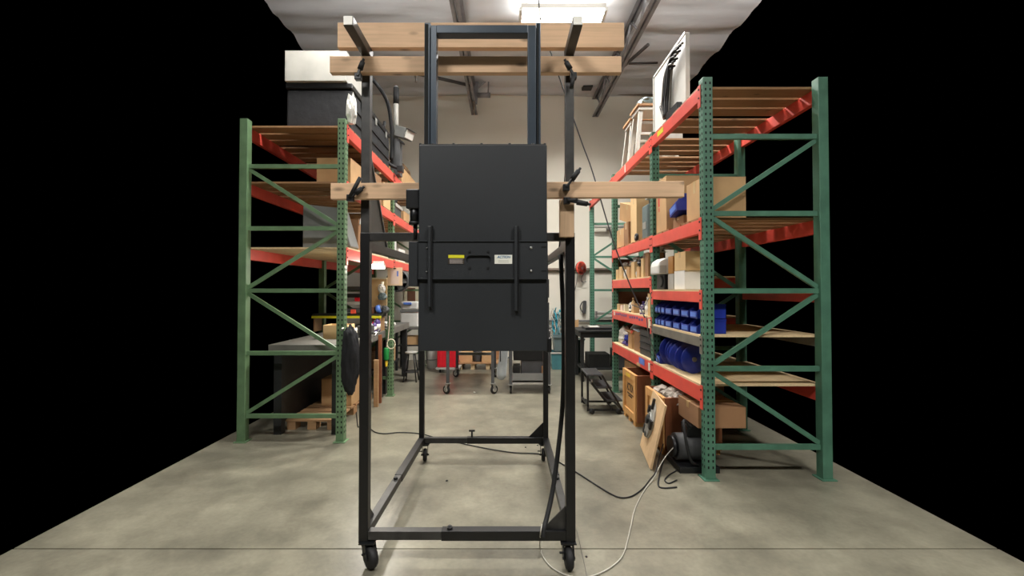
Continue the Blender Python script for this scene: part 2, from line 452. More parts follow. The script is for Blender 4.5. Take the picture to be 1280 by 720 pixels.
# ================================================================ the rolling frame with the black panel
YF, YR = 2.375, 3.84
XFL, XFR, XRL, XRR = -0.768, 0.352, -0.740, 0.354
H = 0.0255
fr = thing('rolling_gantry', 'tall black steel frame on casters carrying a flat black panel', 'frame', ((XFL + XFR) / 2, 3.1, 0))
ZR0, ZR1 = 0.147, 0.198
ZTOP = zat(69, 2.35)
ZM0, ZM1 = zat(301, 2.36), zat(291, 2.36)
def sq(x, y, z0, z1, nm='post', m='frame_black', h=H): return MB().box(x - h, x + h, y - h, y + h, z0, z1).build(nm, m, fr, 0.003)
for x in (XFL, XFR):
    sq(x, YF, 0.132, ZM1)
    sq(x, YF, ZM1, ZTOP, 'upper_post', 'frame_worn', 0.0235)
    p = MB().box(x - 0.024, x + 0.024, 2.085, YF + 0.03, ZTOP, ZTOP + 0.05).build('top_arm', 'frame_worn', fr, 0.003)
    MB().box(x - 0.021, x + 0.021, 2.081, 2.085, ZTOP + 0.004, ZTOP + 0.046).build('end_cap', 'white_paint', p)
for x in (XRL, XRR): sq(x, YR, 0.14, ZM1, 'rear_post', 'frame_black', 0.022)
# base rails: telescoping tubes, an inner and an outer length each, with a locking knob
def rail(p0, p1, joint, nm, knob=None, up=(0, 0, 1)):
    p0, p1 = Vector(p0), Vector(p1); j = p0.lerp(p1, joint)
    a = MB().bar(p0, j, 0.046, 0.046, up).build(nm, 'frame_worn', fr, 0.002)
    b = MB().bar(j, p1, 0.052, 0.052, up).build(nm + '_sleeve', 'frame_black', fr, 0.002)
    if knob:
        q = p0.lerp(p1, knob[0]); top = q + Vector((0, 0, 0.026)); hgt = knob[1]
        k_ = MB().cyl(top, top + Vector((0, 0, hgt)), 0.008, n=10).build('lock_screw', 'bolt_dark', b)
        if hgt > 0.03: MB().bar(top + Vector((-0.026, 0, hgt)), top + Vector((0.026, 0, hgt)), 0.014, 0.014).build('tee_handle', 'bolt_dark', k_)
        else: MB().cyl(top, top + Vector((0, 0, 0.012)), 0.016, n=6).build('nut', 'bolt_dark', k_)
zc = (ZR0 + ZR1) / 2
rail((XFL + H, YF, zc), (XFR - H, YF, zc), 0.37, 'front_rail', (0.41, 0.018))
rail((XRL + H, YR, zc), (XRR - H, YR, zc), 0.36, 'rear_rail', (0.40, 0.055))
rail((XFL, YF + H, zc), (XRL, YR - 0.022, zc), 0.47, 'side_rail', (0.42, 0.014))
rail((XFR, YF + H, zc), (XRR, YR - 0.022, zc), 0.47, 'side_rail', (0.42, 0.014))
# mid rails
MB().box(XFL + H, XFR - H, YF - 0.022, YF + 0.022, ZM0, ZM1).build('mid_rail', 'frame_worn', fr, 0.002)
MB().box(XRL + 0.022, XRR - 0.022, YR - 0.02, YR + 0.02, ZM0 - 0.05, ZM1 - 0.05).build('mid_rail', 'frame_black', fr, 0.002)
for xa, xb in ((XFL, XRL), (XFR, XRR)):
    MB().bar((xa, YF + H, ZM0 - 0.028), (xb, YR - 0.022, ZM0 - 0.028), 0.046, 0.05).build('mid_side_rail', 'frame_black', fr, 0.002)
    # tall tapering gusset behind each post
    m = MB(); x = xa
    m.prism([(YF + 0.024, ZM0 - 0.003), (YF + 0.40, ZM0 - 0.003), (YF + 0.024, zat(188, 2.42))], 0, x - 0.004, x + 0.004).build('tall_gusset', 'frame_black', fr)
    MB().bar((x, YF + 0.40, ZM0), (x, YF + 0.03, zat(188, 2.42)), 0.022, 0.008, (0, 1, 1)).build('gusset_flange', 'grey_paint' if xa < 0 else 'frame_black', fr)
# corner gussets
MB().prism([(XFR - H, ZR1), (XFR - H - 0.125, ZR1), (XFR - H, ZR1 + 0.125)], 1, YF - 0.004, YF + 0.004).build('corner_gusset', 'frame_worn', fr)
MB().prism([(XRR - 0.022, ZR1), (XRR - 0.022 - 0.13, ZR1), (XRR - 0.022, ZR1 + 0.13)], 1, YR - 0.004, YR + 0.004).build('corner_gusset', 'frame_black', fr)
MB().prism([(YF + H, ZR1), (YF + H + 0.13, ZR1), (YF + H, ZR1 + 0.13)], 0, XFL - 0.004, XFL + 0.004).build('corner_gusset', 'frame_black', fr)
MB().prism([(YF + H, ZR1), (YF + H + 0.13, ZR1), (YF + H, ZR1 + 0.13)], 0, XFR - 0.004, XFR + 0.004).build('corner_gusset', 'frame_black', fr)
# knee brace under the right mid rail
MB().bar((XFR, YF + 0.03, ZM0 - 0.17), (XFR, YF + 0.22, ZM0 - 0.03), 0.03, 0.03).build('knee_brace', 'frame_black', fr)
# casters
def caster(x, y, rot, r=0.054, top=0.140, wid=0.034):
    M_ = MZ(rot); o = Vector((x, y, 0)); off = M_ @ Vector((0, -0.028, 0))
    t = MB().box(x - 0.042, x + 0.042, y - 0.042, y + 0.042, top - 0.006, top).build('caster', 'black_plastic', fr)
    mk = MB()
    mk.cyl((x, y, top - 0.018), (x, y, top - 0.006), 0.026, n=14)
    for s in (-1, 1):
        a = o + M_ @ Vector((s * (wid / 2 + 0.007), 0, 0)) + Vector((0, 0, top - 0.018)); b = o + off + M_ @ Vector((s * (wid / 2 + 0.007), 0, 0)) + Vector((0, 0, r - 0.01))
        mk.bar(a, b, 0.005, 0.045, M_ @ Vector((0, 1, 0)))
    mk.cbox(o + Vector((0, 0, top - 0.02)), (wid + 0.019, 0.045, 0.005), M_)
    mk.build('fork', 'black_plastic', t)
    c = o + off + Vector((0, 0, r)); ax = M_ @ Vector((1, 0, 0))
    Mw = M_ @ MY(R(90))
    w_ = wid / 2
    MB().lathe([(0.012, -w_), (r - 0.010, -w_), (r - 0.002, -w_ * 0.6), (r, 0), (r - 0.002, w_ * 0.6), (r - 0.010, w_), (0.012, w_)], c, 24, Mw).build('wheel', 'black_rubber', t)
    MB().cyl(c - ax * 0.034, c + ax * 0.034, 0.008, n=8).build('axle', 'bolt_dark', t)
    # brake lever
    MB().bar(c - ax * 0.05 + Vector((0, 0, 0.03)), c - ax * 0.02 + Vector((0, 0, 0.03)), 0.012, 0.006).build('brake_lever', 'bolt_dark', t)
caster(XFL + 0.022, YF, R(42), 0.059, wid=0.044); caster(XFR - 0.014, YF, R(3), 0.058, wid=0.04)
caster(XRL + 0.03, YR, R(8), top=0.147); caster(XRR - 0.02, YR, R(-6), top=0.147)

# --- the flat black panel
PY = 2.12
px0, px1 = xat(523, PY), xat(684, PY)
pz0, pz1 = zat(439, PY), zat(181, PY)
pn = MB().box(px0, px1, PY, PY + 0.065, pz0, pz1).build('panel', 'panel_black', fr, 0.004)
MB().box(px0 + 0.004, px1 - 0.004, PY + 0.01, PY + 0.06, pz1, pz1 + 0.007).build('top_flange', 'frame_worn', pn)
for bx in (525.5, 541, 567, 602, 637, 666, 681):
    q = at(bx, 180, PY + 0.02)
    MB().cyl((q.x, PY + 0.02, pz1 + 0.004), (q.x, PY + 0.02, pz1 + 0.013), 0.007, n=6).build('bolt', 'bolt_dark', pn)
# cross band with the hand slot
bz0, bz1 = zat(347, 2.108), zat(302, 2.108)
bx0 = xat(511, 2.108)
def slotted(x0, x1, z0, z1, cx, cz, hw, hh, y0, y1):
    bm = bmesh.new(); fr_, bk = [], []
    N = 12; loop = []
    for i in range(N + 1):
        a = -math.pi / 2 + math.pi * i / N; loop.append((cx + hw - hh + hh * math.cos(a), cz + hh * math.sin(a)))
    for i in range(N + 1):
        a = math.pi / 2 + math.pi * i / N; loop.append((cx - hw + hh + hh * math.cos(a), cz + hh * math.sin(a)))
    rect = [(x0, z0), (x1, z0), (x1, z1), (x0, z1)]
    edges = []
    def ring(pts, y):
        vs = [bm.verts.new((p[0], y, p[1])) for p in pts]
        return vs, [bm.edges.new((vs[i], vs[(i + 1) % len(vs)])) for i in range(len(vs))]
    R1, e1 = ring(rect, y0); L1, e2 = ring(loop, y0)
    bmesh.ops.triangle_fill(bm, edges=e1 + e2, use_beauty=True)
    # keep the hole open
    for f in list(bm.faces):
        c = f.calc_center_median(); dx = max(abs(c.x - cx) - (hw - hh), 0)
        if math.hypot(dx, c.z - cz) < hh * 0.97: bm.faces.remove(f)
    R2 = [bm.verts.new((p[0], y1, p[1])) for p in rect]; L2 = [bm.verts.new((p[0], y1, p[1])) for p in loop]
    for A, B in ((R1, R2), (L1, L2)):
        for i in range(len(A)): bm.faces.new((A[i], A[(i + 1) % len(A)], B[(i + 1) % len(A)], B[i]))
    m = MB(); bm.verts.index_update()
    m.add([v.co for v in bm.verts], [tuple(v.index for v in f.verts) for f in bm.faces]); bm.free()
    return m
scx, scz = xat(598, 2.1), zat(324.5, 2.1)
bd = slotted(bx0, px1 + 0.002, bz0, bz1, scx, scz, 0.061, 0.0215, PY - 0.010, PY).build('cross_band', 'panel_black', fr)
for bx, bz in ((587, 314), (610, 314), (587, 334.5), (610, 334.5)):
    q = at(bx, bz, 2.1); MB().cyl((q.x, PY - 0.015, q.z), (q.x, PY - 0.010, q.z), 0.0055, n=8).build('bolt', 'bolt_dark', bd)
for bx, bz, rr in ((664, 309.5, 0.007), (664, 338.5, 0.007), (533, 310, 0.004), (533, 339.5, 0.004)):
    q = at(bx, bz, 2.1); MB().lathe([(rr, 0), (rr, 0.003), (rr * 0.6, 0.006), (rr * 0.2, 0.007)], (q.x, PY - 0.010, q.z), 10, MX(R(90))).build('silver_bolt', 'steel', bd)
for bz in (308.5, 338.5):
    q = at(680, bz, 2.1); MB().box(q.x - 0.012, q.x + 0.012, PY - 0.0115, PY - 0.010, q.z - 0.003, q.z + 0.003).build('slot', 'hole', bd)
# thin ledges above and below the band
MB().box(px0, px1, PY - 0.015, PY, bz1, bz1 + 0.006).build('ledge', 'panel_black', fr)
MB().box(px0, px1, PY - 0.015, PY, bz0 - 0.008, bz0).build('ledge', 'panel_black', fr)
# upright hinge bars over the band
for xc, ytop, ybot in ((536, 282, 384), (645, 282, 389)):
    x = xat(xc, 2.09); zt, zb = zat(ytop, 2.09), zat(ybot, 2.09)
    h_ = MB().box(x - 0.008, x + 0.008, PY - 0.021, PY, zb, zt).build('hinge_bar', 'panel_black', fr, 0.003)
    MB().box(x + 0.010, x + 0.014, PY - 0.023, PY, zb - 0.008, zt + 0.004).build('pin_strip', 'bolt_dark', h_, 0.002)
# label plates
def plate(x0, x1, y0, y1, nm, m, yy=PY - 0.0115):
    a, b = at(x0, y0, yy), at(x1, y1, yy)
    return MB().box(a.x, b.x, yy, PY - 0.010, b.z, a.z).build(nm, m, bd)
l1 = plate(560, 580, 318.5, 330, 'warning_label', 'print_dark'); l1['label'] = 'warning label with a yellow header'
q0, q1 = at(560, 318.5, 2.0955), at(580, 322.3, 2.0955)
MB().box(q0.x, q1.x, PY - 0.0125, PY - 0.0115, q1.z, q0.z).build('yellow_header', 'yellow_label', l1)
for i in range(5):
    a, b = at(561.5, 323.4 + i * 1.25, 2.0955), at(578.5 - (i % 2) * 1.2, 324.1 + i * 1.25, 2.0955)
    MB().box(a.x, b.x, PY - 0.0123, PY - 0.0115, b.z, a.z).build('text_line', 'print_grey', l1)
l2 = plate(618.2, 640.2, 318.6, 329.8, 'maker_label', 'white_label'); l2['label'] = 'white label with a blue slanted word'
text_mesh('ACTION', 0.017, 'lettering', 'print_blue', l2, at(629.5, 321.4, PY - 0.0118), (R(90), 0, 0), shear=0.35)
for i in range(2):
    a, b = at(623, 325.2 + i * 1.8, 2.0955), at(636, 325.8 + i * 1.8, 2.0955)
    MB().box(a.x, b.x, PY - 0.0120, PY - 0.0115, b.z, a.z).build('text_line', 'light_grey', l2)
# bracket holding the band to the frame
MB().box(bx0, px0 - 0.002, PY - 0.02, YF - 0.022, zat(358, 2.1), bz1).build('side_bracket', 'panel_black', fr, 0.003)
MB().box(px1 - 0.06, px1 - 0.005, PY + 0.065, YF - 0.022, ZM0, ZM1).build('side_bracket', 'frame_black', fr)
MB().box(px0 + 0.005, px0 + 0.06, PY + 0.065, YF - 0.022, ZM0, ZM1).build('side_bracket', 'frame_black', fr)
# latch at the left edge of the panel
hx = xat(515, 2.17)
lt = MB().box(xat(508.5, 2.17), px0 - 0.003, 2.14, 2.20, zat(262, 2.17), zat(238, 2.17)).build('latch', 'black_plastic', fr, 0.005)
MB().cyl((hx + 0.012, 2.17, zat(279, 2.17)), (hx + 0.012, 2.17, zat(258, 2.17)), 0.023, n=16).build('latch_barrel', 'black_plastic', lt)
MB().cyl((hx + 0.012, 2.17, zat(281, 2.17)), (hx + 0.012, 2.17, zat(277.5, 2.17)), 0.029, n=16).build('collar', 'bolt_dark', lt)
MB().cyl((hx + 0.016, 2.17, zat(300, 2.17)), (hx + 0.016, 2.17, zat(280, 2.17)), 0.010, n=12).build('latch_pin', 'bolt_dark', lt)
# latch and chain links at the right edge
MB().box(px1 - 0.002, px1 + 0.024, 2.14, 2.19, zat(440, 2.16), zat(422, 2.16)).build('lower_latch', 'black_plastic', fr, 0.004)
for ya, yb in ((349, 372), (378, 404), (404, 422)):
    MB().box(px1 + 0.002, px1 + 0.013, 2.15, 2.175, zat(yb, 2.16), zat(ya, 2.16)).build('side_strip', 'dark_grey', fr, 0.002)
# uprights above the panel: inner tubes with a crossbar and outer guide rails
UY0, UY1 = PY + 0.068, PY + 0.125
zt = zat(31, UY0)
for s, (a, b, c, d) in ((-1, (537.2, 544.6, 528.8, 536.8)), (1, (660, 670.2, 670.6, 676.6))):
    MB().box(xat(a, UY0), xat(b, UY0), UY0, UY1, pz0 + 0.04, zt - 0.001).build('upright', 'tube_blue_black', fr, 0.003)
    x0, x1 = xat(c, UY0), xat(d, UY0)
    g = MB().box(x0, x1, UY0 + 0.012, UY1 - 0.01, pz0 + 0.04, zt + 0.02).build('guide_rail', 'tube_blue_black', fr, 0.004)
    MB().box(x0 + 0.004, x1 - 0.012, UY0 + 0.010, UY0 + 0.0125, pz1, zt + 0.01).build('guide_slot', 'hole', g)
    MB().box(x1 - 0.009, x1 - 0.004, UY0 + 0.006, UY0 + 0.0125, pz1, zt + 0.012).build('guide_lip', 'tube_blue_black', g)
MB().box(xat(544.6, UY0), xat(660, UY0), UY0, UY1, zt - 0.042, zt).build('crossbar', 'tube_blue_black', fr, 0.003)

# --- lumber clamped to the frame
def beam(x0, x1, y0, y1, z0, z1, label, tilt=0.0):
    c = Vector(((x0 + x1) / 2, (y0 + y1) / 2, z0)); m = MB()
    m.box(x0 - c.x, x1 - c.x, y0 - c.y, y1 - c.y, 0, z1 - z0)
    o = m.build('timber', 'lumber_x', None, 0.003); o.location = c; o.rotation_euler = (0, tilt, 0)
    return tag(o, label, 'timber', 'timbers clamped across the frame')
BY0, BY1 = YF - H - 0.040, YF - H - 0.002
beam(-0.93, xat(780, 2.37, 45), YF - 0.012, YF + 0.026, ZTOP + 0.0505, ZTOP + 0.19, 'wide timber lying across the very top of the frame')
beam(-0.95, xat(777, BY0, 80), BY0, BY1, zat(90.5, BY0), zat(70, BY0), 'narrower timber just below the topmost one')
beam(-0.94, 0.96, BY0, BY1, zat(247.5, BY0), zat(227.5, BY0), 'long timber behind the panel, crossing the frame below its posts\' tops', R(-0.35))
wbz = zat(296, BY0)
o = MB(); o.box(xat(700, BY0), xat(718, BY0), BY0 + 0.002, BY1, wbz, zat(249, BY0))
solo(o, 'timber_block', 'lumber_z', 'short upright wood block on the right post below the long timber', 'timber', 0.002)

# --- clamps
def clamp(p, dirv, L, label, jaw=0.05, tee=None):
    """screw clamp: jaw, frame bar, handle"""
    p = Vector(p); d = Vector(dirv).normalized()
    t = thing('screw_clamp', label, 'clamp', p, group='black screw clamps')
    e = p + d * L
    MB().bar(p, e, 0.014, 0.014, (0, 1, 0)).build('clamp_bar', 'black_plastic', t, 0.002)
    MB().cyl(p + d * L * 0.45, p + d * L * 0.95, 0.015, 0.013, n=12).build('handle', 'black_rubber', t)
    MB().cyl(e - d * 0.01, e + d * 0.012, 0.007, n=10).build('screw_tip', 'bolt_dark', t)
    n_ = Vector((-d.z, 0, d.x))
    MB().cbox(p + Vector((0, 0.012, 0)), (0.035, 0.028, 0.035)).build('jaw', 'black_plastic', t, 0.003)
    if tee: MB().cyl(p, p + Vector(tee), 0.011, n=10).build('second_arm', 'black_rubber', t)
CY = BY0 - 0.028
clamp(at(447, 95, CY), (0.35, 0, 1), 0.085, 'black clamp at the left end of the upper timbers')
clamp(at(717, 94, CY), (-0.45, 0, 0.8), 0.085, 'black clamp on the upper timbers at the right post', tee=(-0.012, 0, -0.07))
clamp(at(437, 247, CY), (1, 0, 0.75), 0.085, 'black clamp at the left end of the long timber', tee=(0.06, -0.01, 0.105))
clamp(at(708, 234, CY), (0.7, 0, 0.95), 0.115, 'black clamp above the long timber at the right post')
clamp(at(709, 250.5, CY), (1, 0, -0.18), 0.115, 'black clamp under the long timber beside the wood block', tee=(0.055, 0, 0.002))

# --- hose and cables
pipe('black_hose', spline([at(701, 318, 2.47), at(704.5, 420, 2.47), at(703.5, 500, 2.46), at(698, 560, 2.44), at(691, 612, 2.41), at(684, 645, 2.36), at(680, 660, 2.330), at(678.5, 671, 2.320)], 10), 0.0135, 'black_rubber', 'black hose hanging along the right post down to the front rail', 'hose', 10)
def floor_cable(pts, r, m, label, name='floor_cable'):
    pp = [ground(a, b, r) for a, b in pts]
    return pp
pp = [ground(a, b, 0.007) for a, b in ((463, 536), (470, 540.5), (482, 542), (500, 540.5), (524, 542), (545, 547), (565, 551.5), (600, 559), (625, 563.5), (645, 566), (674, 567.5), (694, 575), (707, 582.5), (720, 590), (745, 606), (765, 618), (777, 622), (790, 620), (803, 611), (812, 600))]
pp += [ground(818, 590, 0.05) + Vector((0.01, 0, 0)), at(824, 572, 3.7), at(829, 555, 3.85)]
pipe('floor_cable', spline(pp, 6), 0.0052, 'black_rubber', 'long black cable snaking over the floor from under the frame to the leaning board', 'cable', 8)
wp = [at(677.5, 655, 2.325), at(675.5, 668, 2.315), ground(675, 684, 0.02), ground(680, 698, 0.006), ground(692, 711, 0.006), ground(712, 720, 0.006), ground(735, 721, 0.006), ground(755, 714, 0.006), ground(772, 702, 0.006), ground(781, 688, 0.006), ground(788, 660, 0.006), ground(794, 635, 0.006), ground(806, 612, 0.006), ground(818, 596, 0.02), at(826, 580, 3.55), at(834, 568, 3.6), at(845, 556, 3.65)]
pipe('white_cable', spline(wp, 8), 0.0034, 'cable_white', 'thin white cable looping on the floor in front of the right caster', 'cable', 8)
pipe('floor_string', spline([ground(721, 662, 0.003), ground(725, 680, 0.003), ground(730, 702, 0.003), ground(734, 722, 0.003)], 6), 0.0022, 'cable_grey', 'faint grey string on the floor by the right caster', 'string', 6)
pipe('power_cable', spline([Vector((0.30, 4.5, 5.66)), at(675, 20, 4.55), at(690, 70, 4.6), at(713, 137, 4.65), at(728, 180, 4.7), at(741, 216, 4.7), at(765, 297, 4.7), at(783, 345, 4.72), at(797, 378, 4.72), at(806, 397, 4.6)], 8), 0.007, 'dark_grey', 'thin dark cord slanting from the ceiling to the right rack', 'cord', 6)

# ================================================================ pallet racks
def rack(side, XF, depth, posts, bays, label, green, tops, end_panel=None):
    """side +1: rack to the right of the aisle, -1: to the left. XF is the aisle-side face."""
    XB = XF + side * depth
    t = thing('pallet_rack', label, 'rack', ((XF + XB) / 2, (posts[0] + posts[-1]) / 2, 0))
    PW = 0.078
    def xr(a, b): return (min(a, b), max(a, b))
    for y, top in zip(posts, tops):
        for xf in (XF, XB - side * PW):
            x0, x1 = xr(xf, xf + side * PW)
            front = xf == XF
            p = MB().box(x0, x1, y - PW / 2, y + PW / 2, 0.008, top).build('post', green, t, 0.004)
            MB().box(x0 - 0.02, x1 + 0.02, y - 0.06, y + 0.06, 0, 0.008).build('foot_plate', green, p)
            if front:
                m = MB(); z = 0.1
                fx = xf - side * 0.0012
                while z < top - 0.05:
                    for dy in (-0.018, 0.018):
                        a, b = xr(fx, fx + side * 0.003); m.box(a, b, y + dy - 0.006, y + dy + 0.006, z - 0.01, z + 0.01)
                    xm = (x0 + x1) / 2
                    for dx in (-0.018, 0.018): m.box(xm + dx - 0.006, xm + dx + 0.006, y - PW / 2 - 0.0012, y - PW / 2 + 0.002, z - 0.01, z + 0.01)
                    z += 0.05
                m.build('perforation', 'hole', p, kind='stuff')
        # frame bracing between front and back post
        zs = [0.25]
        while zs[-1] + 0.62 < top: zs.append(zs[-1] + 0.62)
        xa, xb = XF + side * PW, XB - side * PW
        for i, z in enumerate(zs):
            MB().bar((xa, y, z), (xb, y, z), 0.03, 0.04).build('frame_brace', green, t)
            if i + 1 < len(zs):
                za, zb = (z + 0.03, zs[i + 1] - 0.03) if i % 2 == 0 else (zs[i + 1] - 0.03, z + 0.03)
                MB().bar((xa, y + 0.005, zb), (xb, y + 0.005, za), 0.025, 0.035).build('diagonal_brace', green, t)
    for (ya, yb, z0, z1, m_, deck) in bays:
        y0, y1 = ya + PW / 2, yb - PW / 2
        for xf, fr_ in ((XF, True), (XB, False)):
            a, b = xr(xf - (side * 0.004 if fr_ else 0), xf + side * (0.045 if fr_ else -0.045))
            bm_ = MB().box(a, b, y0, y1, z0, z1).build('beam', m_, t, 0.004)
            a2, b2 = xr(xf - side * 0.004 * (1 if fr_ else -1), xf - side * (0.0 if fr_ else -0.0))
            if fr_:
                for yy, s in ((ya, 1), (yb, -1)):
                    a3, b3 = xr(xf - side * 0.006, xf - side * 0.0005)
                    yl, yh = (yy - 0.002, yy + PW / 2 + 0.008) if s > 0 else (yy - PW / 2 - 0.008, yy + 0.002)
                    c_ = MB().box(a3, b3, yl, yh, z0 - 0.055, z1 + 0.012).build('connector', m_, bm_, 0.002)
                    for dz in (0.2, 0.8): MB().cyl((xf - side * 0.011, (yl + yh) / 2, z0 + (z1 - z0) * dz), (xf - side * 0.005, (yl + yh) / 2, z0 + (z1 - z0) * dz), 0.008, n=8).build('rivet', 'bolt_dark', bm_)
        xa, xb = xr(XF + side * 0.006, XB - side * 0.006)
        if deck == 'planks':
            y = y0 + 0.02; w = 0.16; i = 0
            while y + w < y1:
                MB().box(xa, xb, y, y + w, z1, z1 + 0.019).build('deck_board', 'deck_wood', t); i += 1
                y += w + (0.035 if i % 3 else 0.10)
        elif deck == 'sheet':
            MB().box(*xr(XF - side * 0.003, XB - side * 0.006), y0 + 0.004, y1 - 0.004, z1, z1 + 0.016).build('deck_sheet', 'pale_wood', t)
    if end_panel:
        for (yp, z0, z1) in end_panel:
            a, b = xr(XF + side * PW, XB - side * PW)
            MB().box(a, b, yp + 0.026, yp + 0.032, z0, z1).build('end_sheet', 'hardboard', t)
    return t

RX, RD = 1.575, 1.0
RP = [3.46, 4.66, 6.37, 8.07]
r_rack = rack(1, RX, RD, RP, [
    (4.66, 6.37, 3.03, 3.145, 'rack_red', 'planks'), (3.46, 4.66, 3.03, 3.145, 'rack_red', 'planks'), (6.37, 8.07, 3.03, 3.145, 'rack_red', None),
    (4.66, 6.37, 1.955, 2.07, 'rack_red', 'planks'), (3.46, 4.66, 1.955, 2.07, 'rack_red', 'planks'),
    (4.66, 6.37, 1.52, 1.63, 'rack_red', 'sheet'), (3.46, 4.66, 1.395, 1.485, 'rack_red', 'sheet'),
    (4.66, 6.37, 1.075, 1.19, 'rack_red', 'sheet'), (3.46, 4.66, 1.035, 1.115, 'rack_grey', 'sheet'),
    (4.66, 6.37, 0.595, 0.72, 'rack_red', 'sheet'), (3.46, 4.66, 0.595, 0.72, 'rack_red', 'sheet')],
    'green and red pallet rack along the right side, crowded with boxes and blue bins', 'rack_green', [3.20, 3.20, 3.20, 3.17],
    end_panel=[(6.37, 0.74, 1.95)])
# paper and tape stuck on the right rack
def sticker(y, z, wy, hz, m, parent, nm='beam_label', x=None):
    x = RX - 0.0065 if x is None else x
    return MB().box(x, x + 0.0022, y - wy / 2, y + wy / 2, z - hz / 2, z + hz / 2).build(nm, m, parent)
for (y, z, wy, hz, m_) in ((5.00, 0.672, 0.20, 0.07, 'blue_light'), (5.12, 0.615, 0.12, 0.035, 'cardboard_light'), (4.74, 0.655, 0.06, 0.085, 'white_label'),
                           (6.24, 1.155, 0.07, 0.05, 'white_label'), (5.65, 3.09, 0.035, 0.10, 'white_label'), (4.36, 3.10, 0.16, 0.05, 'yellow_label'), (4.72, 1.13, 0.075, 0.10, 'cream')):
    sticker(y, z, wy, hz, m_, r_rack)
random.seed(11)
for i in range(13):
    y = 6.12 - i * 0.095
    if i in (6,): continue
    sticker(y, 1.158 + random.uniform(-0.01, 0.008), 0.055, 0.028, 'purple', r_rack, 'marker_lettering')

LX, LD = -1.59, 1.05
LP = [4.30, 6.14, 8.55]
l_rack = rack(-1, LX, LD, LP, [
    (4.30, 6.14, 3.03, 3.145, 'rack_red', 'planks'), (6.14, 8.55, 3.03, 3.145, 'rack_red', 'planks'),
    (4.30, 6.14, 2.465, 2.575, 'rack_red', 'planks'), (6.14, 8.55, 2.465, 2.575, 'rack_red', 'planks'),
    (4.30, 6.14, 1.80, 1.91, 'rack_red', 'sheet'), (6.14, 8.55, 1.80, 1.91, 'rack_red', 'sheet')],
    'green and red pallet rack along the left side over the workbench', 'rack_green_left', [3.20, 3.20, 3.20])

# ================================================================ builders for the goods
def carton(x0, x1, y0, y1, z0, h, label, m='cardboard', rotz=0.0, tilt=(0, 0), open_top=False, tape=True, group='cardboard boxes on the racks', mark=None):
    cx, cy = (x0 + x1) / 2, (y0 + y1) / 2; a, b = (x1 - x0) / 2, (y1 - y0) / 2
    t = thing('cardboard_box', label, 'box', (cx, cy, z0), rotz, group)
    t.rotation_euler = (tilt[0], tilt[1], rotz)
    g = 0.004
    if not open_top:
        bd_ = MB().box(-a, a, -b, b, 0, h - 0.004).build('body', m, t, 0.004, world=False)
        for s in (-1, 1): MB().box(-a, a, min(s * 0.002, s * b), max(s * 0.002, s * b), h - 0.004, h).build('flap', m, t, world=False)
        if tape:
            MB().box(-a - 0.0008, a + 0.0008, -0.024, 0.024, h, h + 0.0008).build('tape', 'tape', t, world=False)
            MB().box(-a - 0.001, -a, -0.024, 0.024, h * 0.7, h).build('tape', 'tape', t, world=False)
    else:
        m_ = MB(); w = 0.005
        m_.box(-a, a, -b, b, 0, w).box(-a, -a + w, -b, b, w, h).box(a - w, a, -b, b, w, h).box(-a + w, a - w, -b, -b + w, w, h).box(-a + w, a - w, b - w, b, w, h)
        m_.build('body', m, t, world=False)
        fh = min(a, b) * 0.8
        for (p, q, nrm) in (((-a, -b), (a, -b), (0, -1)), ((a, b), (-a, b), (0, 1)), ((-a, b), (-a, -b), (-1, 0)), ((a, -b), (a, b), (1, 0))):
            n = Vector((nrm[0], nrm[1], 0)); o = n * fh * 0.75 + Vector((0, 0, fh * 0.55))
            A, B_ = Vector((p[0], p[1], h)), Vector((q[0], q[1], h)); th = Vector((0, 0, 0.004))
            MB().add([A, B_, B_ + o, A + o, A + th, B_ + th, B_ + o + th, A + o + th], [(0,3,2,1),(4,5,6,7),(0,1,5,4),(1,2,6,5),(2,3,7,6),(3,0,4,7)]).build('flap', m, t, world=False)
    if mark:
        for (fy, fz, wy, hz, mm) in mark:
            MB().box(-a - 0.0012, -a, fy - wy / 2, fy + wy / 2, fz - hz / 2, fz + hz / 2).build('printed_mark', mm, t, world=False)
    return t
def parts_bin(x, y, z, w, d, h, label, rotz=0.0, m='blue_plastic', group='blue parts bins on the right rack', card='blue_light', tilt=(0, 0)):
    """stackable bin, open front low lip towards -x (local)"""
    t = thing('parts_bin', label, 'bin', (x, y, z), rotz, group); t.rotation_euler = (tilt[0], tilt[1], rotz)
    a = d / 2; b = w / 2; th = 0.005
    prof = [(-a, 0), (a, 0), (a, h), (-a * 0.45, h), (-a * 0.95, h * 0.55), (-a, h * 0.5)]
    m_ = MB()
    for s in (-1, 1):
        y0, y1 = (s * b, s * (b - th)); m_.prism([(p[0], p[1]) for p in prof], 1, min(y0, y1), max(y0, y1))
    m_.box(-a, a, -b, b, 0, th).box(a - th, a, -b, b, 0, h).box(-a, -a + th, -b, b, 0, h * 0.5)
    m_.build('tub', m, t, 0.0015, world=False)
    MB().box(-a - 0.004, -a, -b * 0.75, b * 0.75, h * 0.12, h * 0.42).build('label_card', card, t, world=False)
    MB().box(-a * 0.45, a, -b - 0.004, -b, h - 0.014, h).box(-a * 0.45, a, b, b + 0.004, h - 0.014, h).build('rim', m, t, world=False)
    MB().box(-a + 0.012, a - 0.012, -b + 0.012, b - 0.012, th, h * 0.42).build('contents', 'dark_grey', t, world=False)
    return t
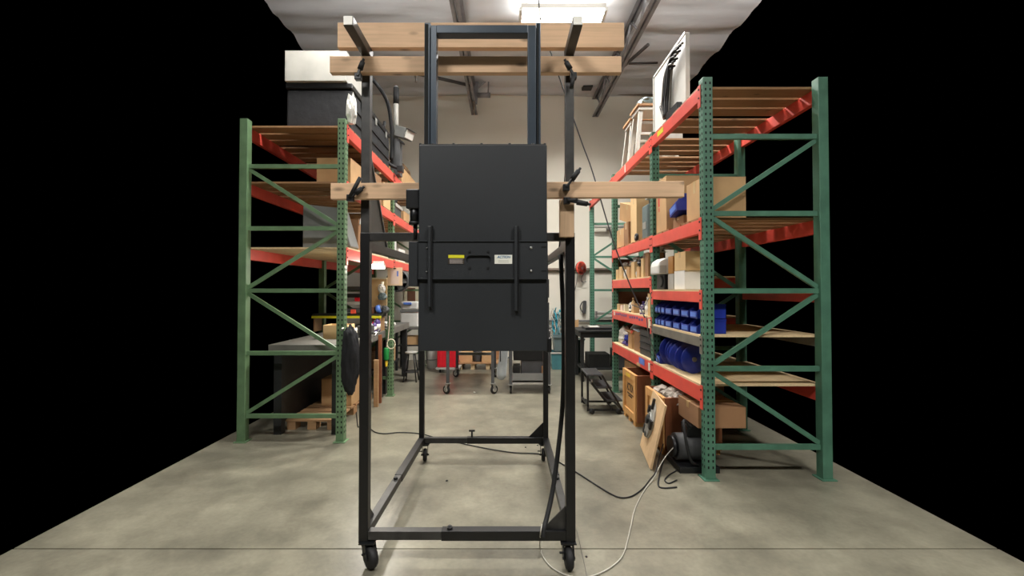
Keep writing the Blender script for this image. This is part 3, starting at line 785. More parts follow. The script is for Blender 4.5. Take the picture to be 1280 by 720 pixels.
def bottle(x, y, z, r, h, label, m='bottle_white', cap='white_plastic', group='small bottles on the racks'):
    t = thing('bottle', label, 'bottle', (x, y, z), 0, group)
    MB().lathe([(r * 0.9, 0), (r, h * 0.03), (r, h * 0.62), (r * 0.75, h * 0.74), (r * 0.35, h * 0.80), (r * 0.35, h * 0.86)], (0, 0, 0), 16).build('body', m, t, world=False)
    MB().lathe([(r * 0.45, h * 0.85), (r * 0.45, h * 0.98), (r * 0.4, h)], (0, 0, 0), 14).build('cap', cap, t, world=False)
    MB().lathe([(r * 1.01, h * 0.18), (r * 1.01, h * 0.5)], (0, 0, 0), 16).build('wrap_label', 'paper_white', t, world=False)
    return t
def bag(c, rad, label, m='bag_white', seed=0, amp=0.28, cat='bag', name='plastic_bag', group=None):
    return solo(MB().blob((0, 0, 0), rad, amp, 2.4, seed, 3, -rad[2] * 0.75).__class__() if False else _bag(c, rad, amp, seed), name, m, label, cat, group=group)
def _bag(c, rad, amp, seed):
    m = MB().blob((0, 0, 0), rad, amp, 2.4, seed, 3, -rad[2] * 0.8)
    zb = min(v.z for v in m.v)
    for v in m.v: v += Vector((c[0], c[1], c[2] - zb))
    return m
def YR_(px, X): return F * X / (px - VPX)        # depth at which a point X metres to the side shows at a pixel column

# ================================================================ goods on the right rack
Z1, Z2, Z3A, Z3B, Z4A, Z4B, Z5 = 3.165, 2.090, 1.647, 1.502, 1.207, 1.132, 0.737
# --- top shelf
t = thing('white_board', 'tall white board standing on edge on the top right shelf', 'board', (1.75, 4.55, Z1))
MB().box(1.66, 1.70, 3.95, 4.80, Z1, 3.88).build('sheet', 'white_paint', t, 0.003)
MB().box(1.652, 1.662, 4.785, 4.806, Z1, 3.885).box(1.652, 1.662, 3.95, 4.806, 3.865, 3.886).build('edge_trim', 'white_plastic', t)
MB().box(1.70, 1.95, 4.73, 4.76, Z1, 3.4).build('support_foot', 'light_grey', t)
t = thing('cable_bundle', 'bundle of black cords hanging over the tall white board', 'cables', (1.64, 4.25, Z1), 0)
random.seed(5)
for i in range(11):
    y0 = 4.12 + i * 0.022; x = 1.63 - (i % 3) * 0.012
    pts = [(x - 0.005, y0 - 0.20, 3.76 - i * 0.012), (x - 0.01, y0 - 0.08, 3.79 - i * 0.012), (x - 0.01, y0 + 0.02, 3.73 - i * 0.015), (x, y0 + 0.10, 3.56 - i * 0.018), (x + 0.005, y0 + 0.14 + 0.01 * (i % 4), 3.42), (x, y0 + 0.16 - 0.012 * i, 3.24)]
    MB().tube(spline(pts, 5), 0.011, 6).build('cord', 'black_rubber' if i % 4 else 'cable_grey', t)
MB().box(1.605, 1.655, 4.02, 4.30, Z1, 3.26).build('cord_tray', 'black_plastic', t)
def trestle(y, x0, x1, z, h, label, dx=0.0):
    t = thing('trestle', label, 'trestle', ((x0 + x1) / 2, y, z), 0, 'wood topped trestles on the top right shelf')
    MB().box(x0 - 0.03, x1, y - 0.17, y + 0.17, z + h - 0.03, z + h).build('wood_top', 'deck_wood', t, 0.003)
    for s in (-1, 1):
        for xa, xo in ((x0 + 0.03, -0.07), (x1 - 0.05, 0.05)):
            MB().bar((xa + xo, y + s * 0.15, z), (xa, y + s * 0.11, z + h - 0.03), 0.035, 0.05, (1, 0, 0)).build('leg', 'light_grey', t, 0.003)
        MB().bar((x0 - 0.02, y + s * 0.14, z + h * 0.45), (x1, y + s * 0.14, z + h * 0.45), 0.02, 0.03).build('stretcher', 'light_grey', t)
    MB().box(x0 - 0.01, x1 - 0.02, y - 0.15, y + 0.15, z + h - 0.075, z + h - 0.03).build('apron', 'light_grey', t)
trestle(5.56, 1.69, 2.15, Z1, 0.68, 'nearer grey trestle with a wood top, tools lying on it')
trestle(5.98, 1.71, 2.15, Z1, 0.66, 'farther grey trestle with a wood top on the top right shelf')
bag((1.82, 5.54, Z1 + 0.68), (0.12, 0.11, 0.07), 'dark crumpled cloth lying on the nearer trestle', 'teal_grey', 3, 0.35, 'cloth', 'crumpled_cloth')
bag((2.02, 5.50, Z1 + 0.68), (0.05, 0.04, 0.05), 'small white bag on the nearer trestle beside the cloth', 'bag_white', 4, 0.3)
# --- second shelf
carton(1.62, 2.05, 5.86, 6.28, Z2, 0.26, 'lower of the two brown boxes stacked by the far green post', 'cardboard')
carton(1.64, 2.02, 5.72, 6.12, Z2 + 0.35, 0.24, 'tilted brown box on top of the pile by the far green post', 'cardboard', R(12), (R(18), R(-6)))
carton(1.60, 1.78, 5.62, 5.84, Z2, 0.30, 'small brown box standing before the tilted pile', 'cardboard_dark')
carton(1.62, 2.0, 5.33, 5.58, Z2, 0.70, 'tall narrow light brown box reaching up behind the long timber', 'cardboard_light')
t = thing('tool_case', 'grey green case standing upright by the near green post', 'case', (1.72, 5.05, Z2), 0)
MB().box(1.63, 1.86, 4.95, 5.16, Z2, Z2 + 0.40).build('shell', 'teal_grey', t, 0.02)
MB().box(1.70, 1.80, 4.99, 5.12, Z2 + 0.40, Z2 + 0.47).build('handle', 'dark_grey', t, 0.01)
MB().box(1.625, 1.63, 5.0, 5.11, Z2 + 0.12, Z2 + 0.2).build('latch', 'zinc', t)
solo(MB().cbox((1.72, 5.05, Z2 + 0.53), (0.12, 0.14, 0.12)), 'small_box', 'light_grey', 'small grey box on top of the grey green case', 'box', 0.005)
t = thing('hand_wheel', 'small black wheel resting at the edge of the second shelf', 'wheel', (1.60, 5.28, Z2))
MB().lathe([(0.02, -0.012), (0.044, -0.014), (0.05, 0), (0.044, 0.014), (0.02, 0.012)], (1.603, 5.28, Z2 + 0.05), 20, MY(R(90))).build('rim', 'black_rubber', t)
MB().cyl((1.585, 5.28, Z2 + 0.05), (1.62, 5.28, Z2 + 0.05), 0.014).build('hub', 'zinc', t)
carton(1.605, 2.0, 4.30, 4.59, Z2, 0.55, 'big light brown box with red print right of the near green post', 'cardboard', mark=[(0.06, 0.36, 0.035, 0.17, 'print_red'), (0.055, 0.24, 0.02, 0.04, 'print_red')])
carton(1.64, 1.95, 3.98, 4.22, Z2, 0.10, 'low brown box under the tilted blue bin', 'cardboard_dark')
parts_bin(1.72, 4.08, Z2 + 0.125, 0.18, 0.26, 0.17, 'tilted blue bin on the second shelf beside the red printed box', tilt=(R(-14), 0))
carton(1.64, 2.0, 3.58, 3.9, Z2, 0.35, 'brown box at the near end of the second shelf', 'cardboard')
# --- third shelf, far bay: small goods
items = [(6.20, 0.13, 0.14, 'cardboard_light', 'first small tan box from the far post on the third shelf'),
         (6.02, 0.14, 0.17, 'cardboard_light', 'second small tan box from the far post on the third shelf'),
         (5.66, 0.12, 0.15, 'cardboard', 'small brown box beside the white bag on the third shelf'),
         (5.44, 0.13, 0.20, 'cardboard_light', 'tan box in the middle of the third shelf'),
         (5.22, 0.10, 0.13, 'cardboard', 'little brown box near the front edge of the third shelf'),
         (5.06, 0.09, 0.22, 'cardboard_light', 'upright tan box right beside the near green post'),
         (4.90, 0.11, 0.27, 'cardboard_dark', 'dark brown box tucked behind the near green post')]
for y, wv, h, m_, lb in items:
    carton(1.60, 1.60 + wv * 1.6, y - wv / 2, y + wv / 2, Z3A, h, lb, m_, tape=False)
bag((1.66, 5.83, Z3A), (0.06, 0.075, 0.075), 'white plastic bag among the small boxes of the third shelf', 'bag_white', 1)
bag((1.65, 5.33, Z3A), (0.045, 0.05, 0.055), 'small clear bag in the middle of the third shelf', 'clear_plastic', 8)
for (x, y, h, r, m_, lb) in ((1.86, 5.75, 0.30, 0.06, 'zinc', 'grey metal canister at the back of the third shelf'),
                             (1.90, 5.45, 0.33, 0.075, 'light_grey', 'light grey tub at the back of the third shelf'),
                             (1.82, 5.16, 0.36, 0.085, 'dark_grey', 'dark grey drum at the back of the third shelf')):
    t = thing('canister', lb, 'canister', (x, y, Z3A), 0, 'canisters at the back of the third shelf')
    MB().lathe([(r * 0.96, 0), (r, 0.01), (r, h * 0.86), (r * 0.9, h * 0.9)], (x, y, Z3A), 18).build('body', m_, t)
    MB().lathe([(r * 0.96, h * 0.88), (r * 0.96, h * 0.96), (r * 0.6, h)], (x, y, Z3A), 18).build('lid', 'light_grey', t)
carton(1.90, 2.2, 5.9, 6.2, Z3A, 0.24, 'brown box at the dark back corner of the third shelf', 'cardboard_dark')
t = thing('white_tub', 'white plastic tub held high under the second shelf by the near post', 'tub', (1.72, 4.88, Z3A + 0.275))
MB().box(1.64, 1.80, 4.78, 4.96, Z3A + 0.271, Z3A + 0.275).build('base', 'white_plastic', t)
MB().lathe([(0.055, 0), (0.075, 0.05), (0.08, 0.055), (0.072, 0.058)], (1.70, 4.87, Z3A + 0.275), 18).build('tub_body', 'white_plastic', t)
for i, (x, y, z, rr, m_, lb) in enumerate(((1.66, 5.44, 0.201, 0.05, 'zinc', 'lump of grey metal fittings on the tan box in the middle of the third shelf'),
                                         (1.67, 5.64, 0.151, 0.055, 'paper_crumple', 'crumpled grey wrapping on the small brown box of the third shelf'),
                                         (1.65, 5.20, 0.131, 0.06, 'bolt_dark', 'dark metal fitting on the little brown box of the third shelf'),
                                         (1.68, 6.03, 0.171, 0.045, 'light_grey', 'grey fitting on the second small tan box of the third shelf'),
                                         (1.66, 5.06, 0.221, 0.045, 'paper_crumple', 'crumpled paper on the upright tan box by the near post'))):
    bag((x, y, Z3A + z), (rr, rr, rr * 0.8), lb, m_, 90 + i, 0.4, 'fitting', 'metal_fitting', 'odd pieces on the third shelf')
# --- third shelf, near bay
t = thing('machine', 'rounded white machine cover on a black base sticking out of the third shelf', 'machine', (1.64, 4.42, Z3B))
MB().box(1.585, 1.80, 4.31, 4.53, Z3B, Z3B + 0.15).build('base', 'black_plastic', t, 0.008)
MB().lathe([(0.055, 0), (0.06, 0.004), (0.05, 0.012)], (1.583, 4.40, Z3B + 0.08), 16, MY(R(-90))).build('dial', 'dark_grey', t)
m = MB()
prof = [(0.0, 0.0), (0.25, 0.0), (0.25, 0.10), (0.22, 0.145), (0.16, 0.165), (0.06, 0.16), (0.015, 0.13), (0.0, 0.08)]
m.prism([(1.52 + a * 1.1, Z3B + 0.152 + b) for a, b in prof], 1, 4.30, 4.54)
m.build('cover', 'white_plastic', t, 0.015)
MB().box(1.53, 1.60, 4.292, 4.302, Z3B + 0.165, Z3B + 0.24).build('side_plate', 'light_grey', t, 0.003)
carton(1.60, 1.85, 4.12, 4.26, Z3B, 0.15, 'grey box beside the white machine on the third shelf', 'light_grey', tape=False)
carton(1.60, 1.84, 4.13, 4.25, Z3B + 0.151, 0.17, 'amber box on the grey box beside the white machine', 'bottle_amber', tape=False)
carton(1.60, 1.85, 3.86, 4.10, Z3B, 0.17, 'pale box at the photo\'s right edge on the third shelf', 'paper_white', tape=False)
carton(1.60, 1.85, 3.84, 4.09, Z3B + 0.171, 0.17, 'light brown box on the pale box at the right edge', 'cardboard_light')
# --- fourth shelf, far bay
for (x, y, r, h, m_, cap, lb) in ((1.64, 5.55, 0.028, 0.19, 'cardboard_light', 'cardboard', 'tan tube shaped bottle in the middle of the fourth shelf'),
                                  (1.66, 5.72, 0.032, 0.15, 'bottle_white', 'black_plastic', 'white bottle with a black cap on the fourth shelf'),
                                  (1.63, 5.62, 0.026, 0.09, 'black_plastic', 'black_plastic', 'short black bottle at the front of the fourth shelf'),
                                  (1.68, 5.25, 0.045, 0.15, 'purple', 'purple', 'purple bottle on the fourth shelf'),
                                  (1.62, 5.13, 0.03, 0.11, 'purple', 'white_plastic', 'small purple bottle with a white cap on the fourth shelf'),
                                  (1.64, 4.98, 0.035, 0.21, 'bottle_white', 'white_plastic', 'tall white bottle near the end of the fourth shelf'),
                                  (1.80, 5.40, 0.05, 0.24, 'bottle_amber', 'black_plastic', 'amber bottle at the back of the fourth shelf')):
    bottle(x, y, Z4A, r, h, lb, m_, cap)
for (y, wv, h, m_, lb) in ((6.15, 0.12, 0.09, 'cardboard_light', 'first little tan box by the far post on the fourth shelf'),
                           (5.98, 0.11, 0.08, 'paper_pink', 'little pinkish box on the fourth shelf'),
                           (5.84, 0.06, 0.09, 'cream', 'little cream box before the white bottle'),
                           (5.44, 0.08, 0.12, 'cardboard', 'little brown box before the amber bottle'),
                           (4.83, 0.08, 0.25, 'cardboard_light', 'tall tan box at the near end of the fourth shelf')):
    carton(1.60, 1.60 + wv, y - wv / 2, y + wv / 2, Z4A, h, lb, m_, tape=False)
# --- fourth shelf, near bay: blue bins in two layers
ws = [(4.56, 0.075, 'narrow'), (4.475, 0.075, 'narrow'), (4.375, 0.10, 'medium'), (4.225, 0.17, 'wide'), (4.03, 0.17, 'wide'), (3.84, 0.17, 'wide'), (3.66, 0.15, 'medium')]
ords = ['first', 'second', 'third', 'fourth', 'fifth', 'sixth', 'seventh']
for lay in range(2):
    for i, (y, wv, kind) in enumerate(ws):
        parts_bin(1.71, y, Z4B + lay * 0.125, wv - 0.008, 0.24, 0.122, '%s blue bin from the near green post, %s layer of the fourth shelf' % (ords[i], ('lower', 'upper')[lay]))
# --- bottom shelf
bag((1.70, 6.16, Z5), (0.09, 0.12, 0.13), 'white bag with blue print on the bottom shelf', 'bag_white', 12, 0.3)
t = thing('blue_rags', 'heap of blue and white rags on the bottom shelf by the far post', 'rags', (1.70, 5.92, Z5))
for i, (dy, dz, m_) in enumerate(((0.0, 0.05, 'purple'), (0.07, 0.10, 'bag_white'), (-0.05, 0.12, 'blue_plastic'), (0.02, 0.16, 'bag_white'))):
    m = _bag((1.68, 5.90 + dy, Z5 + dz - 0.05), (0.08, 0.07, 0.05), 0.35, i + 20); m.build('rag', m_, t)
carton(1.62, 1.86, 5.56, 5.72, Z5, 0.19, 'open brown box with torn flaps on the bottom shelf', 'cardboard', open_top=True)
solo(MB().cbox((1.67, 5.64, Z5 + 0.16), (0.06, 0.09, 0.10)), 'orange_carton', 'orange_red', 'orange packet inside the open brown box', 'packet', 0.006).location.z = Z5 + 0.13
t = thing('paper_tray', 'light blue folded paper tray lying over the bottom shelf goods', 'tray', (1.73, 5.40, Z5 + 0.251))
MB().cbox((1.73, 5.36, Z5 + 0.259), (0.24, 0.22, 0.012), MX(R(3))).build('sheet', 'light_blue', t)
MB().cbox((1.71, 5.53, Z5 + 0.300), (0.18, 0.20, 0.008), MX(R(-26))).build('flap', 'light_blue', t)
carton(1.62, 1.9, 5.22, 5.46, Z5, 0.25, 'dark brown box under the light blue tray', 'cardboard_dark', tape=False)
for i in range(4):
    t = thing('black_tray', '%s black tray from the bottom of the stack beside the near green post' % ['first', 'second', 'third', 'fourth', 'fifth'][i], 'tray', (1.70, 4.88, Z5 + i * 0.075), 0, 'stacked black trays')
    MB().box(1.605, 1.84, 4.80, 5.17, Z5 + i * 0.075, Z5 + i * 0.075 + 0.058).build('tray_body', 'dark_grey', t, 0.006)
    MB().box(1.598, 1.85, 4.792, 5.178, Z5 + i * 0.075 + 0.058, Z5 + i * 0.075 + 0.072).build('rim', 'black_plastic', t, 0.003)
parts_bin(1.72, 4.52, Z5, 0.13, 0.26, 0.15, 'low blue bin beside the near post on the bottom shelf')
for i, (y, h, tl) in enumerate(((4.33, 0.30, 12), (4.17, 0.27, -8), (3.98, 0.26, 10))):
    t = thing('blue_reel', ['largest blue reel, in the middle of the bottom shelf near bay', 'second blue reel on the bottom shelf near bay', 'blue reel at the photo\'s right edge on the bottom shelf'][i], 'reel', (1.70, y, Z5), R(tl), 'blue reels on the bottom shelf')
    r = h / 2
    for s in (-1, 1):
        MB().lathe([(0.02, -0.004), (r - 0.004, -0.004), (r, 0), (r - 0.004, 0.004), (0.02, 0.004)], (0, s * 0.05, r), 28, MX(R(90))).build('flange', 'blue_plastic', t, world=False)
    MB().cyl((0, -0.05, r), (0, 0.05, r), r * 0.55, n=20).build('core', 'blue_plastic', t, world=False)
    MB().cyl((-0.0, -0.062, r), (0, 0.062, r), 0.022, n=12).build('hub', 'steel', t, world=False)
bag((1.62, 4.44, Z5 + 0.155), (0.025, 0.03, 0.03), 'small steel fitting in the low blue bin', 'zinc', 33, 0.3, 'fitting', 'steel_fitting')
# twisted wire hanging from the near post of the right rack
pipe('hanging_wire', spline([at(811, 372, 4.55), at(804, 385, 4.50), at(798, 384, 4.5), at(790, 381, 4.52)], 6), 0.006, 'cable_grey', 'short grey wire sticking out beside the near green post above the fourth shelf', 'wire', 6)
pipe('hanging_wire', spline([at(808, 396, 4.53), at(811, 420, 4.5), at(818, 440, 4.5), at(827, 460, 4.48), at(832, 470, 4.48)], 6), 0.005, 'cable_grey', 'thin grey wire hanging down over the near post to the blue reels', 'wire', 6)

# ================================================================ below the right rack
def crate(x0, x1, y0, y1, h, label, lettering=False, open_top=True):
    t = thing('wooden_crate', label, 'crate', ((x0 + x1) / 2, (y0 + y1) / 2, 0), 0, 'wooden crates under the right rack')
    th = 0.014; zb = 0.05
    MB().box(x0 + th, x1 - th, y0 + th, y1 - th, zb, zb + th).build('bottom', 'crate_wood_shaded', t)
    MB().box(x0, x0 + th, y0, y1, zb, h).build('side_panel', 'crate_wood', t)
    MB().box(x1 - th, x1, y0, y1, zb, h).build('side_panel', 'crate_wood', t)
    MB().box(x0 + th, x1 - th, y0, y0 + th, zb, h).build('end_panel', 'crate_wood_shaded', t)
    MB().box(x0 + th, x1 - th, y1 - th, y1, zb, h).build('end_panel', 'crate_wood_shaded', t)
    for y in (y0, y1 - 0.07): MB().box(x0 - 0.018, x0, y, y + 0.07, zb, h).build('batten', 'crate_wood', t, 0.002)
    for z in (zb, h - 0.075): MB().box(x0 - 0.018, x0, y0 + 0.07, y1 - 0.07, z, z + 0.075).build('batten', 'crate_wood', t, 0.002)
    for x in (x0, x1 - 0.06): MB().box(x, x + 0.06, y0 - 0.016, y0, zb, h).build('batten', 'crate_wood_shaded', t, 0.002)
    for y in (y0 + 0.02, (y0 + y1) / 2 - 0.04, y1 - 0.10): MB().box(x0 - 0.01, x1, y, y + 0.08, 0, zb).build('skid', 'crate_wood', t)
    if lettering:
        text_mesh('ACTION', 0.085, 'stencil', 'print_dark', t, (x0 - 0.0012, (y0 + y1) / 2 - 0.0, h * 0.66), (R(90), 0, R(-90)), depth=0.0006).scale = (0.80, 1.5, 1)
        for i, (wd, z) in enumerate(((0.24, h * 0.535), (0.15, h * 0.49))):
            for k in range(6):
                ya = (y0 + y1) / 2 - wd / 2 + wd * k / 6
                MB().box(x0 - 0.0012, x0, ya, ya + wd / 6 * 0.78, z - 0.009, z + 0.009).build('stencil_mark', 'print_dark', t)
        MB().box(x0 - 0.0192, x0 - 0.018, (y0 + y1) / 2 - 0.06, (y0 + y1) / 2 + 0.10, h - 0.062, h - 0.024).build('yellow_sticker', 'yellow_plastic', t)
    return t
crate(1.43, 1.92, 4.73, 5.23, 0.56, 'wooden crate with black stencilled word under the right rack', True)
crate(1.44, 1.95, 3.93, 4.42, 0.52, 'nearer wooden crate heaped with crumpled packing paper')
for i, (x, y, rr) in enumerate(((1.56, 4.32, 0.10), (1.62, 4.15, 0.115), (1.60, 4.02, 0.10), (1.80, 4.18, 0.12))):
    bag((x, y, 0.42), (rr, rr, rr * 0.7), ['crumpled grey packing paper at the far end of the nearer crate', 'crumpled grey packing paper in the middle of the nearer crate', 'crumpled grey packing paper at the near end of the nearer crate', 'crumpled grey packing paper at the back of the nearer crate'][i], 'paper_crumple', 40 + i, 0.45, 'paper', 'packing_paper', 'packing paper in the nearer crate')
carton(1.96, 2.4, 4.76, 5.4, 0.0, 0.5, 'big brown box behind the stencilled crate', 'cardboard_dark')
carton(1.70, 2.1, 5.65, 6.2, 0.0, 0.50, 'brown box on the floor below the rack by the far post', 'cardboard')
# leaning plywood board with a grey machine wheel fixed on it
A, B_ = ground(802, 557.5), ground(815, 588)
yd = (B_ - A).normalized(); L = (B_ - A).length
top = at(817.5, 488, 4.18)
upv = (top - A); upv -= yd * upv.dot(yd)
Hh = upv.length; upv.normalize(); nv = yd.cross(upv).normalized()
if nv.x > 0: nv = -nv
t = thing('plywood_board', 'plywood board with a grey wheel assembly leaning on the nearer crate', 'board', A)
th = 0.016
def bp(u, v, n): return A + yd * u + upv * v + nv * (n + th) + Vector((0, 0, 0.006))
def slab(u0, u1, v0, v1, n0, n1):
    P = [bp(u, v, n) for n in (n0, n1) for (u, v) in ((u0, v0), (u1, v0), (u1, v1), (u0, v1))]
    return MB().add(P, [(0,3,2,1),(4,5,6,7),(0,1,5,4),(1,2,6,5),(2,3,7,6),(3,0,4,7)])
slab(0, L, 0, Hh, -th, 0).build('sheet', 'plywood', t)
def disc(u, v, r, n0, n1, m_, nm, sx=1.0, parent=None):
    mm = MB(); N = 28; vs = []
    for n in (n0, n1):
        for i in range(N):
            a = 2 * math.pi * i / N; vs.append(bp(u + r * sx * math.cos(a), v + r * math.sin(a), n))
    mm.add(vs, [(i, (i + 1) % N, N + (i + 1) % N, N + i) for i in range(N)] + [tuple(range(N)), tuple(range(N, 2 * N))])
    return mm.build(nm, m_, parent or t, 0.004)
disc(L * 0.40, Hh * 0.58, 0.165, 0.0, 0.014, 'light_grey', 'wheel_plate', 0.8)
disc(L * 0.40, Hh * 0.50, 0.11, 0.014, 0.030, 'zinc', 'wheel_ring')
disc(L * 0.40, Hh * 0.58, 0.04, 0.030, 0.05, 'black_plastic', 'hub')
for (u, v, du, dv) in ((0.45, 0.86, 0.03, 0.10), (0.26, 0.72, 0.05, 0.07), (0.58, 0.55, 0.07, 0.08), (0.25, 0.38, 0.05, 0.08), (0.42, 0.34, 0.06, 0.04)):
    slab(L * u - du / 2, L * u + du / 2, Hh * v - dv / 2, Hh * v + dv / 2, 0.012, 0.036).build('black_fitting', 'black_plastic', t, 0.006)
# machinery and cables at the right edge
t = thing('pump_motor', 'dark motor with hoses on the floor behind the leaning board', 'motor', (1.55, 3.72, 0))
MB().box(1.42, 1.75, 3.55, 3.85, 0.0, 0.05).build('base_plate', 'black_plastic', t, 0.004)
MB().cyl((1.44, 3.70, 0.17), (1.74, 3.70, 0.17), 0.11, n=20).build('motor_body', 'dark_grey', t)
MB().cyl((1.40, 3.70, 0.17), (1.44, 3.70, 0.17), 0.085, n=20).build('fan_cover', 'black_plastic', t)
MB().box(1.52, 1.66, 3.63, 3.77, 0.27, 0.36).build('terminal_box', 'black_plastic', t, 0.006)
MB().tube(spline([(1.55, 3.64, 0.34), (1.47, 3.58, 0.42), (1.46, 3.53, 0.30), (1.50, 3.53, 0.12), (1.58, 3.58, 0.055)], 6), 0.012, 8).build('hose', 'black_rubber', t)
carton(1.56, 1.95, 3.52, 3.92, 0.375, 0.17, 'brown box resting on the dark motor', 'cardboard_dark')
pipe('floor_cable', spline([ground(829, 576, 0.006), ground(824, 596, 0.006), ground(823, 607, 0.006), ground(830, 610, 0.006), ground(846, 609, 0.006)], 6), 0.006, 'black_rubber', 'short black cable bent in a corner on the floor at the right edge', 'cable', 8)
pipe('floor_cable', spline([ground(846, 588, 0.006), ground(836, 594, 0.006), ground(831, 600, 0.006), ground(836, 604, 0.006), ground(846, 600, 0.006)], 6), 0.005, 'black_rubber', 'small loop of black cable on the floor at the right edge', 'cable', 8)
# rolling step ladder
t = thing('step_ladder', 'low black rolling step ladder before the right rack', 'ladder', (1.15, 5.4, 0))
sx = [(0.985, 1.175, 0.475), (1.10, 1.285, 0.325), (1.225, 1.41, 0.17)]
ly0, ly1 = 5.24, 5.66
for (a, b, z) in sx:
    s_ = MB().box(a, b, ly0, ly1, z - 0.022, z).build('step', 'dark_grey', t, 0.003)
    MB().box(a + 0.01, b - 0.01, ly0 + 0.01, ly1 - 0.01, z, z + 0.003).build('tread', 'black_rubber', s_)
for y in (ly0 + 0.012, ly1 - 0.012):
    MB().bar((0.995, y, 0.03), (0.995, y, 0.455), 0.024, 0.024, (0, 1, 0)).build('leg', 'black_plastic', t)
    MB().bar((1.165, y, 0.465), (1.42, y, 0.03), 0.022, 0.026, (0, 1, 0)).build('stringer', 'black_plastic', t)
    MB().bar((0.99, y, 0.44), (1.30, y, 0.045), 0.02, 0.022, (0, 1, 0)).build('stringer', 'black_plastic', t)
    MB().bar((0.985, y, 0.045), (1.42, y, 0.045), 0.022, 0.022).build('base_rail', 'black_plastic', t)
    for x in (1.04, 1.36):
        MB().lathe([(0.008, -0.012), (0.032, -0.012), (0.034, 0), (0.032, 0.012), (0.008, 0.012)], (x, y + (0.05 if y > 5.4 else -0.02), 0.034), 16, MX(R(90))).build('wheel', 'black_rubber', t)
for x in (0.995, 1.41): MB().bar((x, ly0, 0.10 if x < 1 else 0.045), (x, ly1, 0.10 if x < 1 else 0.045), 0.02, 0.02).build('cross_bar', 'black_plastic', t)
MB().cyl((1.02, ly0 + 0.03, 0.385), (1.05, ly0 + 0.03, 0.385), 0.03).build('lock_disc', 'zinc', t)

# ================================================================ along the back wall, right
t = thing('work_table', 'black work table under the far end of the right rack', 'table', (1.6, 7.35, 0))
tx0, tx1, ty0, ty1, tz = xat(725, 7.1), 2.15, 7.05, 7.70, zat(413, 7.05)
MB().box(tx0 - 0.04, tx1, ty0 - 0.03, ty1, tz - 0.03, tz).build('table_top', 'bench_black', t, 0.004)
MB().box(tx0, tx1 - 0.03, ty0, ty1 - 0.03, tz - 0.12, tz - 0.03).build('apron', 'bench_black', t)
for x in (tx0 + 0.03, tx1 - 0.06):
    for y in (ty0 + 0.03, ty1 - 0.06): MB().box(x - 0.025, x + 0.025, y - 0.025, y + 0.025, 0, tz - 0.12).build('leg', 'bench_black', t)
MB().box(tx0 + 0.03, tx1 - 0.06, ty0 + 0.05, ty1 - 0.06, 0.18, 0.21).build('lower_shelf', 'bench_black', t)
carton(tx0 + 0.15, tx0 + 0.5, 7.15, 7.5, 0.211, 0.22, 'dark box on the lower shelf of the black table', 'bench_black', tape=False)
carton(tx0 + 0.56, tx0 + 0.80, 7.12, 7.4, 0.211, 0.30, 'grey box on the lower shelf of the black table', 'dark_grey', tape=False)
solo(MB().box(tx0 + 0.10, tx0 + 0.72, 7.15, 7.55, tz + 0.001, tz + 0.035), 'black_case', 'black_plastic', 'flat black case lying on the black table', 'case', 0.01)
solo(MB().box(tx0 + 0.18, tx0 + 0.34, 7.2, 7.4, tz + 0.036, tz + 0.05), 'paper_pad', 'paper_white', 'white pad on the flat black case', 'pad', 0.002)
t = thing('trash_can', 'dark green trash can beside the black table', 'trash can', (1.27, 7.95, 0))
MB().lathe([(0.14, 0), (0.145, 0.01), (0.175, 0.56), (0.185, 0.58), (0.18, 0.60), (0.165, 0.60), (0.13, 0.03)], (1.27, 7.95, 0), 24).build('body', 'bin_green', t)
MB().lathe([(0.186, 0.575), (0.190, 0.585), (0.186, 0.60)], (1.27, 7.95, 0), 24).build('rim', 'bin_green', t)
def tote(x0, x1, y0, y1, z0, h, m_, label):
    t = thing('tote_bin', label, 'bin', ((x0 + x1) / 2, (y0 + y1) / 2, z0), 0, 'teal bins by the back wall')
    s = 0.02
    m = MB(); m.add([(x0 + s, y0 + s, z0), (x1 - s, y0 + s, z0), (x1 - s, y1 - s, z0), (x0 + s, y1 - s, z0), (x0, y0, z0 + h), (x1, y0, z0 + h), (x1, y1, z0 + h), (x0, y1, z0 + h)],
                    [(0,3,2,1),(0,1,5,4),(1,2,6,5),(2,3,7,6),(3,0,4,7)])
    m.build('tub', m_, t, 0.006)
    MB().box(x0 - 0.012, x1 + 0.012, y0 - 0.012, y0, z0 + h - 0.03, z0 + h).box(x0 - 0.012, x1 + 0.012, y1, y1 + 0.012, z0 + h - 0.03, z0 + h).box(x0 - 0.012, x0, y0, y1, z0 + h - 0.03, z0 + h).box(x1, x1 + 0.012, y0, y1, z0 + h - 0.03, z0 + h).build('rim', 'light_grey' if 'lower' in label else m_, t)
tote(xat(689, 8.1), xat(707, 8.1), 8.1, 8.45, 0.0, 0.33, 'teal_plastic', 'lower teal bin standing on the floor by the back wall')
tote(xat(692, 8.1), xat(707, 8.1), 8.12, 8.42, 0.335, 0.29, 'teal_grey', 'upper grey teal bin stacked by the back wall')
t = thing('cable_hank', 'hank of teal cables hanging on the back wall', 'cables', (xat(697, 9.15), 9.15, zat(396, 9.15)))
random.seed(9)
for i in range(14):
    x = xat(691 + i * 0.85, 9.12); pts = []
    n = 7; zt_, zb_ = zat(384 + random.uniform(0, 9), 9.12), zat(432 + random.uniform(-8, 5), 9.12)
    for k in range(n): pts.append((x + random.uniform(-0.035, 0.035), 9.12 + random.uniform(-0.05, 0.05), zt_ + (zb_ - zt_) * k / (n - 1)))
    MB().tube(spline(pts, 4), 0.011, 6).build('cable', 'teal_cable' if i % 3 else 'cable_white', t)
MB().cyl((xat(697, 9.15), 9.05, zat(393, 9.15)), (xat(697, 9.15), 9.25, zat(393, 9.15)), 0.012).build('hook', 'dark_grey', t)
c_ = at(719, 412, 8.95)
